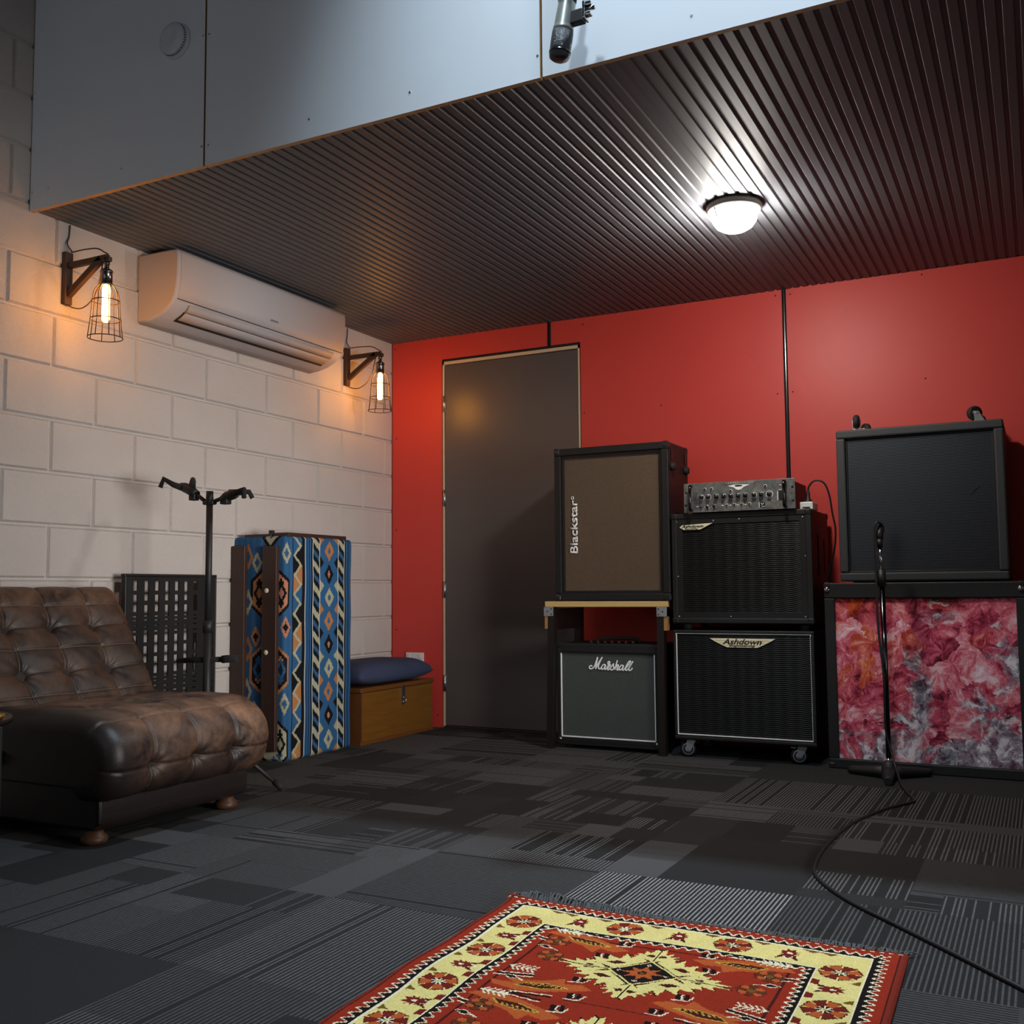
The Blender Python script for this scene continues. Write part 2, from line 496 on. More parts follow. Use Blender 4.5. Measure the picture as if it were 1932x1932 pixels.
def thing(name, label, cat, loc=(0, 0, 0), group=None):
    o = bpy.data.objects.new(name, None)
    COL.objects.link(o)
    o.location = loc
    o.empty_display_size = .1
    o['label'] = label; o['category'] = cat
    if group: o['group'] = group
    return o
def tag(o, label, cat, group=None):
    o['label'] = label; o['category'] = cat
    if group: o['group'] = group
    return o
def struct(o):
    o['kind'] = 'structure'
    return o
def copy_thing(t, loc, label):
    c = t.copy(); COL.objects.link(c); c.location = loc; c['label'] = label
    for ch in list(t.children):
        d = ch.copy(); COL.objects.link(d); d.parent = c
        for g in list(ch.children):
            e = g.copy(); COL.objects.link(e); e.parent = d
    return c
def text_mesh(s, x0, x1, z0, z1, y, thick=.0015, vertical=False, shear=0., bold=0.):
    """lettering fitted to a rectangle of the plane y = const, facing -y"""
    cu = bpy.data.curves.new('t', 'FONT')
    cu.body = s; cu.shear = shear; cu.offset = bold; cu.resolution_u = 4
    ob = bpy.data.objects.new('t', cu)
    COL.objects.link(ob)
    dg = bpy.context.evaluated_depsgraph_get(); dg.update()
    me = bpy.data.meshes.new_from_object(ob.evaluated_get(dg))
    bpy.data.objects.remove(ob); bpy.data.curves.remove(cu)
    co = np.array([v.co[:] for v in me.vertices])
    lo, hi = co.min(0), co.max(0)
    bm = bmesh.new(); bm.from_mesh(me); bpy.data.meshes.remove(me)
    bmesh.ops.remove_doubles(bm, verts=bm.verts, dist=1e-6)
    for v in bm.verts:
        u = (v.co.x - lo[0]) / (hi[0] - lo[0]); w = (v.co.y - lo[1]) / (hi[1] - lo[1])
        if vertical:
            v.co = Vector((x1 + (x0 - x1) * w, y, z0 + (z1 - z0) * u))
        else:
            v.co = Vector((x0 + (x1 - x0) * u, y, z0 + (z1 - z0) * w))
    r = bmesh.ops.extrude_face_region(bm, geom=list(bm.faces))
    for e in r['geom']:
        if isinstance(e, bmesh.types.BMVert): e.co.y -= thick
    bmesh.ops.recalc_face_normals(bm, faces=bm.faces)
    b = B(); b._add(bm)
    return b
def color_grid(name, P, cols, mat, attr='dye'):
    """mesh from a grid of points P[i][j] (numpy (n+1,m+1,3)); cols (n,m,3) linear colour per cell"""
    n, m = cols.shape[:2]
    V = P.reshape(-1, 3)
    idx = np.arange((n + 1) * (m + 1)).reshape(n + 1, m + 1)
    F = np.stack([idx[:-1, :-1], idx[1:, :-1], idx[1:, 1:], idx[:-1, 1:]], -1).reshape(-1, 4)
    me = bpy.data.meshes.new(name)
    me.from_pydata(V.tolist(), [], F.tolist())
    a = me.color_attributes.new(attr, 'FLOAT_COLOR', 'CORNER')
    c = np.ones((n * m, 4, 4), np.float32)
    c[:, :, :3] = cols.reshape(-1, 1, 3)
    a.data.foreach_set('color', c.ravel())
    return me

# ------------------------------------------------------------------ camera
fpx = 1931.63
Cm = Vector((3.2895, -4.8735, .7416))
yaw, pit, rol = 0.47704, 0.07701, -0.00782
fw = Vector((-math.sin(yaw) * math.cos(pit), math.cos(yaw) * math.cos(pit), math.sin(pit)))
rt = Vector((math.cos(yaw), math.sin(yaw), 0)); up = rt.cross(fw)
r2 = math.cos(rol) * rt + math.sin(rol) * up; u2 = -math.sin(rol) * rt + math.cos(rol) * up
cam = bpy.data.cameras.new('camera'); co = bpy.data.objects.new('camera', cam); COL.objects.link(co)
mw = Matrix((r2, u2, -fw)).transposed().to_4x4(); mw.translation = Cm
co.matrix_world = mw
cam.sensor_width = 36; cam.sensor_fit = 'HORIZONTAL'; cam.lens = fpx / 1932 * 36
cam.clip_start = .05
S.camera = co

# ------------------------------------------------------------------ room
H = 2.171; D = 2.40; XR = 4.5; YB = -6.8; ZT = 4.5
def build_room():
    # carpet: tiles of half a metre, each woven in patches
    verts, faces, att = [], [], []
    def patch(x0, x1, y0, y1, tone, st, ori, dens):
        i = len(verts)
        verts.extend([(x0, y0, 0), (x1, y0, 0), (x1, y1, 0), (x0, y1, 0)])
        faces.append((i, i + 1, i + 2, i + 3)); att.append((tone, st, ori, dens))
    def rnd_patch(x0, x1, y0, y1):
        k = random.random()
        dk = random.uniform(.017, .03)
        if k < .30: patch(x0, x1, y0, y1, dk, 0, 0, 0)
        elif k < .52 and (x1 - x0) * (y1 - y0) < .06: patch(x0, x1, y0, y1, random.uniform(.050, .085), 0, 0, 0)
        elif k < .74: patch(x0, x1, y0, y1, dk, random.uniform(.06, .13), random.choice((0, 1)), .95)
        else: patch(x0, x1, y0, y1, dk, random.uniform(.06, .14), random.choice((0, 1)), random.uniform(.25, .6))
    def split(x0, x1, y0, y1, d):
        w, h = x1 - x0, y1 - y0
        if d == 0 or (max(w, h) < .17) or random.random() < .10:
            rnd_patch(x0, x1, y0, y1); return
        if w > h:
            s = x0 + w * random.choice((.3, .5, .6, .7)); split(x0, s, y0, y1, d - 1); split(s, x1, y0, y1, d - 1)
        else:
            s = y0 + h * random.choice((.3, .5, .6, .7)); split(x0, x1, y0, s, d - 1); split(x0, x1, s, y1, d - 1)
    T = .5; ax, ay = .22, -.3
    fixed = {(2.22, -2.8): (.024, .30, 1, .97), (1.72, -3.3): (.028, .11, 1, .9), (2.72, -2.8): (.020, .07, 1, .95),  # first tile's stripes lightened to paint in the lamp's pool of light
             (2.22, -1.3): (.018, .10, 1, .9), (2.72, -1.3): (.014, .08, 1, .8)}
    i = -1
    x = ax - T
    while x < XR:
        y = ay + T
        while y > YB:
            x0, x1, y0, y1 = max(0, x), min(XR, x + T), max(YB, y - T), min(0, y)
            if x1 - x0 > .01 and y1 - y0 > .01:
                k = (round(x, 2), round(y - T, 2))
                if k in fixed: patch(x0, x1, y0, y1, *fixed[k])
                else: split(x0, x1, y0, y1, 3)
            y -= T
        x += T
    me = bpy.data.meshes.new('floor'); me.from_pydata(verts, [], faces)
    a = me.color_attributes.new('patch', 'FLOAT_COLOR', 'CORNER')
    a.data.foreach_set('color', np.repeat(np.array(att, np.float32), 4, 0).ravel())
    struct(link('floor', me, M['carpet']))
    # block wall: every block face chamfered into raked joints
    b = bmesh.new()
    def block(ya, yb, za, zb, x=0.):
        j, c = .0036, .0070
        o = [b.verts.new((x - .0110, yy, zz)) for yy, zz in ((ya + j, za + j), (yb - j, za + j), (yb - j, zb - j), (ya + j, zb - j))]
        q = [b.verts.new((x, yy, zz)) for yy, zz in ((ya + j + c, za + j + c), (yb - j - c, za + j + c), (yb - j - c, zb - j - c), (ya + j + c, zb - j - c))]
        b.faces.new(q)
        for k in range(4): b.faces.new((o[k], o[(k + 1) % 4], q[(k + 1) % 4], q[k]))
    for r in range(int(ZT / .2) + 1):
        z0, z1 = r * .2, min(ZT, r * .2 + .2)
        if z1 - z0 < .05: continue
        y = -.08 if r % 2 == 1 else -.28
        block(y, 0.004, z0, z1)
        while y > YB:
            block(max(YB, y - .4), y, z0, z1); y -= .4
    back = [b.verts.new((-.0110, yy, zz)) for yy, zz in ((YB, 0), (0.02, 0), (0.02, ZT), (YB, ZT))]
    b.faces.new(back)
    bmesh.ops.recalc_face_normals(b, faces=b.faces)
    for f in b.faces:
        if f.normal.x < -.1: f.normal_flip()
    w = B(); w._add(b); struct(w.build('wall_left', M['block']))
    # red back wall with the door opening
    dx0, dx1, dz = .333, 1.182, 2.045
    w = B()
    w.box(0, dx0, 0, .02, 0, H + .03); w.box(dx0, .992, 0, .02, dz, H + .03); w.box(1.012, dx1, 0, .02, dz, H + .03)
    w.box(dx1, 2.234, 0, .02, 0, H + .03); w.box(2.254, 3.45, 0, .02, 0, H + .03); w.box(3.47, XR, 0, .02, 0, H + .03)
    w.mi = 1
    w.box(0, XR, .021, .06, dz, H + .03); w.box(0, dx0, .021, .06, 0, dz); w.box(dx1, XR, .021, .06, 0, dz); w.box(dx0 - .02, dx1 + .02, .09, .10, 0, dz)
    wb = struct(w.build('wall_back', [M['red'], M['gap']]))
    for nm, x, z0 in (('trim_1', 1.002, dz), ('trim_2', 2.244, 0), ('trim_3', 3.46, 0)):
        b2 = B()
        pr = [(x - .0105, .004)] + [(x + .0105 * math.cos(a), .001 - .007 * math.sin(a)) for a in np.linspace(PI, 0, 9)] + [(x + .0105, .004)]
        b2.prism(pr, 'z', z0, H)
        struct(b2.build(nm, M['black_trim']))
    sc = B().cyl((.02, .001, 2.138), (.02, -.0025, 2.138), .0042, .003, 10)
    sc = sc.build('screw', M['gap'], wb)
    pts = [(.028, 1.618), (1.199, 2.136), (1.199, 1.666), (1.619, 1.667), (2.205, 2.147), (2.275, 2.144), (2.202, 1.67), (2.274, 1.673), (2.862, 2.151), (2.86, 1.676), (.029, .529), (.028, 1.093), (.30, .065)]
    for x, z in pts:
        c = sc.copy(); COL.objects.link(c); c.parent = wb; c.location = (x - .02, 0, z - 2.138)
    # door
    d = bpy.data.objects.new('door_1', None); COL.objects.link(d); d.location = (.35, 0, 0); struct(d)
    B().box(.351, 1.164, .004, .044, .012, 2.008, .002).build('door_leaf', M['door'], d)
    j = B()
    j.box(.3385, .3475, -.001, .07, 0, 2.030); j.box(1.1675, 1.1765, -.001, .07, 0, 2.030); j.box(.3385, 1.1765, -.001, .07, 2.013, 2.030)
    j.build('jamb', M['jamb'], d)
    k = B()
    k.box(dx0, .3385, .004, .08, 0, 2.03); k.box(1.1765, dx1, .004, .08, 0, 2.03); k.box(dx0, dx1, .004, .08, 2.03, dz)
    k.build('shadow_gap', M['gap'], d)
    B().box(.3475, 1.1675, -.01, .05, 0, .010, .002).build('threshold', M['dark_slat'], d)
    hz = [1.79, 1.26, .752, .241]
    h0 = B().cyl((.3485, -.003, 1.745), (.3485, -.003, 1.835), .0055, n=12).box(.342, .356, -.0015, .003, 1.745, 1.835).build('hinge', M['steel'], d)
    for z in hz[1:]:
        c = h0.copy(); COL.objects.link(c); c.parent = d; c.location = (0, 0, z - 1.79)
    # ribbed ceiling under the mezzanine
    P = .0402; n = int(XR / P) + 1
    prof = []
    for i in range(n):
        x = i * P + .004
        prof += [(x, H), (x + .0235, H), (x + .0270, H + .0052), (x + .0372, H + .0052)]
    prof = [(0, H)] + [(min(x, XR), z) for x, z in prof]
    b = bmesh.new()
    A = [b.verts.new((x, .012, z)) for x, z in prof]; C2 = [b.verts.new((x, -D + .012, z)) for x, z in prof]
    for i in range(len(prof) - 1): b.faces.new((A[i], A[i + 1], C2[i + 1], C2[i]))
    w = B(); w._add(b)
    w.box(0, XR, -D + .012, 0.05, H + .02, H + .06)
    struct(w.build('ceiling', M['ceil']))
    # upper front of the mezzanine: white panels with raw edges
    w = B()
    edges = [0.004, .866, 2.113, 3.36, XR]
    for x0, x1 in zip(edges, edges[1:]):
        b = bmesh.new(); bmesh.ops.create_cube(b, size=1)
        xa, xb = x0 + (.0 if x0 < .01 else .004), x1 - .004
        for v in b.verts: v.co = Vector(((xa + xb) / 2 + v.co.x * (xb - xa), -D + .009 + v.co.y * .018, (H - .010 + ZT) / 2 + v.co.z * (ZT - H + .010)))
        b.normal_update()
        me = bpy.data.meshes.new('t')
        for f in b.faces: f.material_index = 0 if f.normal.y < -.5 else 1
        b.to_mesh(me); b.free(); w.bm.from_mesh(me); bpy.data.meshes.remove(me)
    w.mi = 2
    w.box(0, XR, -D + .0181, -D + .03, H + .004, ZT)
    wu = struct(w.build('wall_upper', [M['white_panel'], M['panel_edge'], M['gap']]))
    sc = B().cyl((.479, -D + .001, 2.230), (.479, -D - .0008, 2.230), .0052, .0035, 10).build('screw', M['steel'], wu)
    for x, z in [(.014, 2.617), (.102, 2.234), (.853, 2.616), (.881, 2.614), (.855, 2.230), (.884, 2.229), (1.305, 2.223), (1.68, 2.221), (2.102, 2.226), (2.544, 2.221), (.014, 2.233), (2.102, 2.62)]:
        c = sc.copy(); COL.objects.link(c); c.parent = wu; c.location = (x - .479, 0, z - 2.230)
    struct(B().box(XR, XR + .1, YB, .1, 0, ZT).build('wall_right', M['dark_paint']))
    struct(B().box(-.1, XR + .1, YB - .1, YB, 0, ZT).build('wall_rear', M['dark_paint']))
    struct(B().box(-.1, XR + .1, YB - .1, .1, ZT, ZT + .1).build('ceiling_upper', M['ceil_upper']))
build_room()

# ------------------------------------------------------------------ wall lamps, air conditioner, ceiling light
def build_sconce():
    y = -2.235
    t = thing('wall_lamp', 'caged filament lamp on wooden bracket, left of the air conditioner', 'lamp', (0, y, 1.85), 'caged bracket lamps on the block wall')
    b = B()
    b.box(.001, .022, y - .017, y + .017, 1.848, 2.052, .002)
    b.box(.02, .232, y - .0095, y + .0095, 1.988, 2.010, .002)
    b.box(.222, .244, y - .0095, y + .0095, 1.982, 2.000, .002)
    v = Vector((.20, 0, 2.0)) - Vector((.022, 0, 1.885)); L = v.length; ang = math.atan2(v.z, v.x)
    b.box(.022, .022 + L, y - .0095, y + .0095, 1.885 - .013, 1.885 + .013, .002, rot=Matrix.Rotation(-ang, 3, 'Y'), piv=(.022, y, 1.885))
    b.build('bracket', M['brown_bracket'], t)
    sx, sz = .226, 1.94
    b = B()
    b.lathe([(.0, .0), (.009, .0), (.009, .018), (.012, .020), (.012, .026), (.006, .030), (.0055, .046), (.0, .046)], (sx, y, 1.953), n=18)
    b.lathe([(0, 0), (.023, 0), (.024, .004), (.0215, .008), (.0215, .046), (.024, .048), (.024, .053), (.017, .060), (.010, .063), (0, .063)], (sx, y, 1.893), n=28)
    b.build('lamp_holder', M['dark_nickel'], t)
    # cage of wires
    b = B()
    prof = [(.020, 1.897), (.029, 1.889), (.042, 1.868), (.0475, 1.842), (.0505, 1.800), (.0555, 1.750), (.0625, 1.692)]
    for k in range(8):
        a = 2 * PI * (k + .35) / 8
        b.tube([(sx + r * math.cos(a), y + r * math.sin(a), z) for r, z in prof], .0018, 6, smooth_path=3)
    for r, z in ((.0215, 1.897), (.0485, 1.832), (.0545, 1.762), (.0625, 1.693)):
        b.tube([(sx + r * math.cos(2 * PI * k / 28), y + r * math.sin(2 * PI * k / 28), z) for k in range(28)], .0020, 6, closed=True)
    b.build('cage', M['cage'], t)
    B().lathe([(0, 0), (.008, .001), (.0125, .006), (.014, .014), (.0135, .09), (.0145, .128), (.0115, .140), (0, .142)], (sx, y, 1.752), n=20).build('filament_bulb', M['bulb'], t)
    B().tube([(.006, y + .012, 2.165), (.004, y + .01, 2.12), (.012, y - .004, 2.085), (.02, y + .01, 2.06), (.03, y + .006, 2.0535), (.10, y, 2.050), (.17, y, 2.043), (.212, y, 2.022), (.232, y, 2.010), (.229, y, 1.998)], .0026, 8, smooth_path=5).build('power_cord', M['cord'], t)
    B().tube([(.19, y + .012, 1.985), (.176, y + .016, 1.945), (.160, y + .018, 1.90), (.125, y + .02, 1.855), (.075, y + .02, 1.832), (.035, y + .012, 1.836), (.010, y, 1.850)], .0024, 8, smooth_path=5).build('cord_loop', M['cord'], t)
    return t
t0 = build_sconce()
copy_thing(t0, (0, -.452, 1.85), 'caged filament lamp on wooden bracket in the corner by the red wall')

def build_ac():
    y0, y1 = -1.878, -.748
    t = thing('air_conditioner', 'white split system air conditioner mounted high on the block wall', 'air conditioner', (0, (y0 + y1) / 2, 1.856))
    prof = [(.003, 1.858), (.06, 1.862), (.115, 1.874), (.158, 1.893), (.190, 1.918), (.208, 1.945), (.219, 1.982), (.224, 2.03), (.225, 2.09), (.224, 2.122), (.218, 2.138), (.205, 2.146), (.12, 2.150), (.003, 2.150)]
    # body extruded along y with softened ends
    ys = [(y0, .010), (y0 + .004, .004), (y0 + .012, 0), (y1 - .012, 0), (y1 - .004, .004), (y1, .010)]
    cx, cz = .1, 2.0
    b = bmesh.new(); rings = []
    for yy, e in ys:
        ring = []
        for x, z in prof:
            dx, dz = cx - x, cz - z; L = math.hypot(dx, dz)
            xx = x if x < .01 else x + dx / L * e
            ring.append(b.verts.new((xx, yy, z + dz / L * e)))
        rings.append(ring)
    n = len(prof)
    for a, c in zip(rings, rings[1:]):
        for k in range(n):
            f = b.faces.new((a[k], a[(k + 1) % n], c[(k + 1) % n], c[k])); f.smooth = True
    b.faces.new(rings[0]); b.faces.new(rings[-1])
    bmesh.ops.recalc_face_normals(b, faces=b.faces)
    for f in b.faces:
        if len(f.verts) > 4: f.smooth = False
    w = B(); w._add(b); w.build('body', M['ac_white'], t)
    # front panel, slightly proud, ends above the flap
    pf = [(.209, 1.940), (.2205, 1.982), (.2265, 2.03), (.2275, 2.09), (.2265, 2.122), (.221, 2.139)]
    b = bmesh.new()
    A = [b.verts.new((x + .0012, y0 + .014, z)) for x, z in pf]; C2 = [b.verts.new((x + .0012, y1 - .014, z)) for x, z in pf]
    A2 = [b.verts.new((x - .004, y0 + .014, z)) for x, z in pf]; C3 = [b.verts.new((x - .004, y1 - .014, z)) for x, z in pf]
    for k in range(len(pf) - 1):
        f = b.faces.new((A[k], A[k + 1], C2[k + 1], C2[k])); f.smooth = True
        b.faces.new((A2[k], A[k], A[k + 1], A2[k + 1])); b.faces.new((C3[k], C2[k], C2[k + 1], C3[k + 1]))
    b.faces.new((A[0], C2[0], C3[0], A2[0])); b.faces.new((A[-1], C2[-1], C3[-1], A2[-1]))
    bmesh.ops.recalc_face_normals(b, faces=b.faces)
    w = B(); w._add(b); w.build('front_panel', M['ac_white'], t)
    # outlet: dark slot and two louver blades that close it
    def strip(nm, mat, pts, ya, yb, th):
        b = bmesh.new()
        A = [b.verts.new((x, ya, z)) for x, z in pts]; C2 = [b.verts.new((x, yb, z)) for x, z in pts]
        for k in range(len(pts) - 1):
            f = b.faces.new((A[k], A[k + 1], C2[k + 1], C2[k])); f.smooth = True
        bmesh.ops.recalc_face_normals(b, faces=b.faces)
        bmesh.ops.solidify(b, geom=list(b.faces), thickness=th)
        w = B(); w._add(b); return w.build(nm, mat, t)
    strip('air_outlet', M['vent_dark'], [(.118, 1.8735), (.160, 1.8925), (.175, 1.903)], y0 + .082, y1 - .068, .0015)
    strip('louver', M['ac_louver'], [(.205, 1.930), (.196, 1.914), (.184, 1.902)], y0 + .085, y1 - .075, .003)
    strip('louver', M['ac_louver'], [(.182, 1.8995), (.160, 1.886), (.140, 1.877)], y0 + .085, y1 - .075, .003)
    strip('seam_line', M['vent_dark'], [(.2108, 1.9405), (.2097, 1.9378)], y0 + .014, y1 - .014, .001)
    # faint maker's print, read along the wall
    tm = text_mesh('HITACHI', 0, .052, 0, .0085, 0, .0006)
    for v in tm.bm.verts:
        v.co = Vector((.2263 + .0012 - v.co.y + (v.co.z) * .06, -1.318 + v.co.x, 1.972 + v.co.z))
    bmesh.ops.recalc_face_normals(tm.bm, faces=tm.bm.faces)
    tm.build('lettering', M['logo_dark'], t)
    B().cyl((.045, y0 - .0006, 1.895), (.045, y0 + .004, 1.895), .020, n=24).build('knockout_cover', M['ac_white'], t)
build_ac()

def build_ceiling_light():
    x, y = 2.325, -1.185
    t = thing('ceiling_light', 'round lit glass ceiling lamp under the ribbed ceiling', 'lamp', (x, y, H))
    B().lathe([(0, 0), (.098, 0), (.102, -.006), (.102, -.020), (.094, -.027), (.080, -.028), (0, -.028)], (x, y, H), n=48).build('base', M['lamp_base'], t)
    B().lathe([(.083, -.026), (.085, -.040), (.080, -.062), (.066, -.083), (.045, -.096), (.02, -.103), (0, -.104)], (x, y, H), n=48).build('glass_bowl', M['diffuser'], t)
    q = (x - .068, y - .066)
    B().tube([(x - .052, y - .078, H - .024), (x - .050, y - .076, H - .042), (x - .044, y - .068, H - .060)], .0028, 8).build('clip', M['black_chrome'], t)
build_ceiling_light()

def build_detector():
    c = (.735, -D, 2.625)
    t = thing('smoke_detector', 'round white smoke detector on the white upper wall', 'smoke detector', c)
    B().lathe([(0, 0), (.062, 0), (.063, .004), (.060, .012), (.054, .014), (0, .014)], c, (0, -1, 0), 48).build('base', M['detector'], t)
    B().lathe([(.052, .013), (.056, .016), (.056, .024), (.049, .032), (.034, .036), (.031, .0352), (0, .038)], c, (0, -1, 0), 48).build('cover', M['detector'], t)
    b = B()
    for k in range(40):
        a = 2 * PI * k / 40
        b.box(c[0] - .0014, c[0] + .0014, -D - .024, -D - .017, c[2] + .0552, c[2] + .0572, rot=Matrix.Rotation(a, 3, 'Y'), piv=(c[0], -D - .02, c[2]))
    b.build('vent_slots', M['logo_dark'], t)
build_detector()

def build_mic():
    # large microphone hanging head down in front of the upper wall
    bot, top = Vector((2.221, -2.52, 2.124)), Vector((2.250, -2.52, 2.292))
    ax = (top - bot).normalized()
    t = thing('studio_microphone', 'silver studio microphone hanging head down by the white upper wall', 'microphone', bot)
    P = lambda d: bot + ax * d
    B().lathe([(0, 0), (.018, .001), (.0255, .006), (.0275, .014), (.0283, .05), (.0280, .074), (.0262, .080), (0, .080)], bot, ax, 36).build('grille', M['mic_mesh'], t)
    B().ring(.0270, .0289, .020, .024, bot, ax, 36).build('grille_band', M['black_chrome'], t)
    B().lathe([(0, .078), (.0272, .078), (.0274, .084), (.0264, .088), (.0262, .092), (.0232, .150), (.0228, .156), (0, .156)], bot, ax, 36).build('body', M['mic_body'], t)
    B().lathe([(0, .155), (.0245, .155), (.0245, .170), (.020, .178), (.012, .182), (.0105, .186), (.0105, .235), (0, .236)], bot, ax, 30).build('swivel_mount', M['black_plastic'], t)
    p = P(.10)
    b = B().box(p.x + .018, p.x + .058, -2.532, -2.508, p.z - .013, p.z + .022, .003)
    b.build('clip_arm', M['black_plastic'], t)
    b = B().box(p.x + .058, p.x + .064, -2.536, -2.504, p.z - .008, p.z + .036, .001).box(p.x + .058, p.x + .080, -2.530, -2.510, p.z + .026, p.z + .036, .002).box(p.x + .058, p.x + .078, -2.53, -2.512, p.z + .000, p.z + .008, .002)
    b.cyl((p.x + .062, -2.52, p.z + .020), (p.x + .088, -2.52, p.z + .020), .006, n=14)
    b.build('thumb_screw', M['chrome'], t)
    q = P(.23)
    B().tube([q, q + Vector((.012, 0, .08)), q + Vector((.02, -.004, .5)), (q.x + .02, -2.524, ZT)], .0085, 10).build('hanging_rod', M['black_metal'], t)
build_mic()

# ------------------------------------------------------------------ left wall group
def build_trunk():
    x0, x1, y0, y1 = .012, .338, -.768, -.105
    t = thing('storage_chest', 'low varnished wooden storage chest in the corner under the blue cushion', 'chest', ((x0 + x1) / 2, (y0 + y1) / 2, 0))
    B().box(x0 + .004, x1 - .004, y0 + .004, y1 - .004, .002, .252, .003).build('body', M['trunk_wood'], t)
    B().box(x0, x1 + .003, y0 - .003, y1 + .003, .254, .276, .004).build('lid', M['trunk_edge'], t)
    B().box(x0, x1, y0, y1, 0, .020, .003).build('plinth', M['trunk_edge'], t)
    b = B().box(x1 - .006, x1 - .002, y0, y0 + .02, .02, .252, .0015).box(x0, x1 - .002, y0, y0 + .004, .02, .252)
    b.build('corner_strip', M['trunk_edge'], t)
    ym = -.402
    h = B().box(x1 - .004, x1 + .0045, ym - .014, ym + .014, .205, .262, .001).build('hasp', M['steel'], t)
    B().box(x1 - .003, x1 + .002, ym - .012, ym + .012, .165, .215, .001).build('staple_plate', M['steel'], h)
    B().tube([(x1 + .004, ym + .010 + .014 * math.cos(a), .188 + .014 * math.sin(a)) for a in np.linspace(-2.5, 2.2, 14)], .0026, 8).build('catch_hook', M['steel'], h)
    # cushion
    cx0, cx1, cy0, cy1, z0 = .010, .348, -.775, -.110, .277
    N, K = 44, 28
    b = bmesh.new(); g = {}
    for s in (1, -1):
        for i in range(N + 1):
            for j in range(K + 1):
                u, v = -1 + 2 * i / N, -1 + 2 * j / K
                edge = (i in (0, N)) or (j in (0, K))
                if s == -1 and edge: g[(s, i, j)] = g[(1, i, j)]; continue
                pf = (max(0, 1 - abs(u) ** 4.2) * max(0, 1 - abs(v) ** 4.0)) ** .40
                pin = 1 - .05 * (abs(u) ** 6) * (1 - abs(v) ** 2) * 0 - .06 * (1 - abs(v)) * abs(u) ** 5 * .6
                wr = .004 * math.sin(9 * u + 3 * v) * (abs(u) ** 3)
                z = (.046 + (.074 + wr) * pf) if s == 1 else (.046 - .045 * pf)
                dr = .004 * math.sin(5 * v + 2) * abs(u) ** 2
                g[(s, i, j)] = b.verts.new(((cx0 + cx1) / 2 + v * (cx1 - cx0) / 2 * (1 - .03 * abs(u) ** 4), (cy0 + cy1) / 2 + u * (cy1 - cy0) / 2 * pin + dr * 0, z0 + z))
    for s in (1, -1):
        for i in range(N):
            for j in range(K):
                vs = [g[(s, i, j)], g[(s, i + 1, j)], g[(s, i + 1, j + 1)], g[(s, i, j + 1)]]
                f = b.faces.new(vs if s == -1 else vs[::-1]); f.smooth = True
    bmesh.ops.recalc_face_normals(b, faces=b.faces)
    w = B(); w._add(b)
    o = w.build('seat_cushion', M['cushion'], None, ((cx0 + cx1) / 2, (cy0 + cy1) / 2, z0))
    tag(o, 'plump dark blue cushion lying on the wooden chest', 'cushion')
build_trunk()

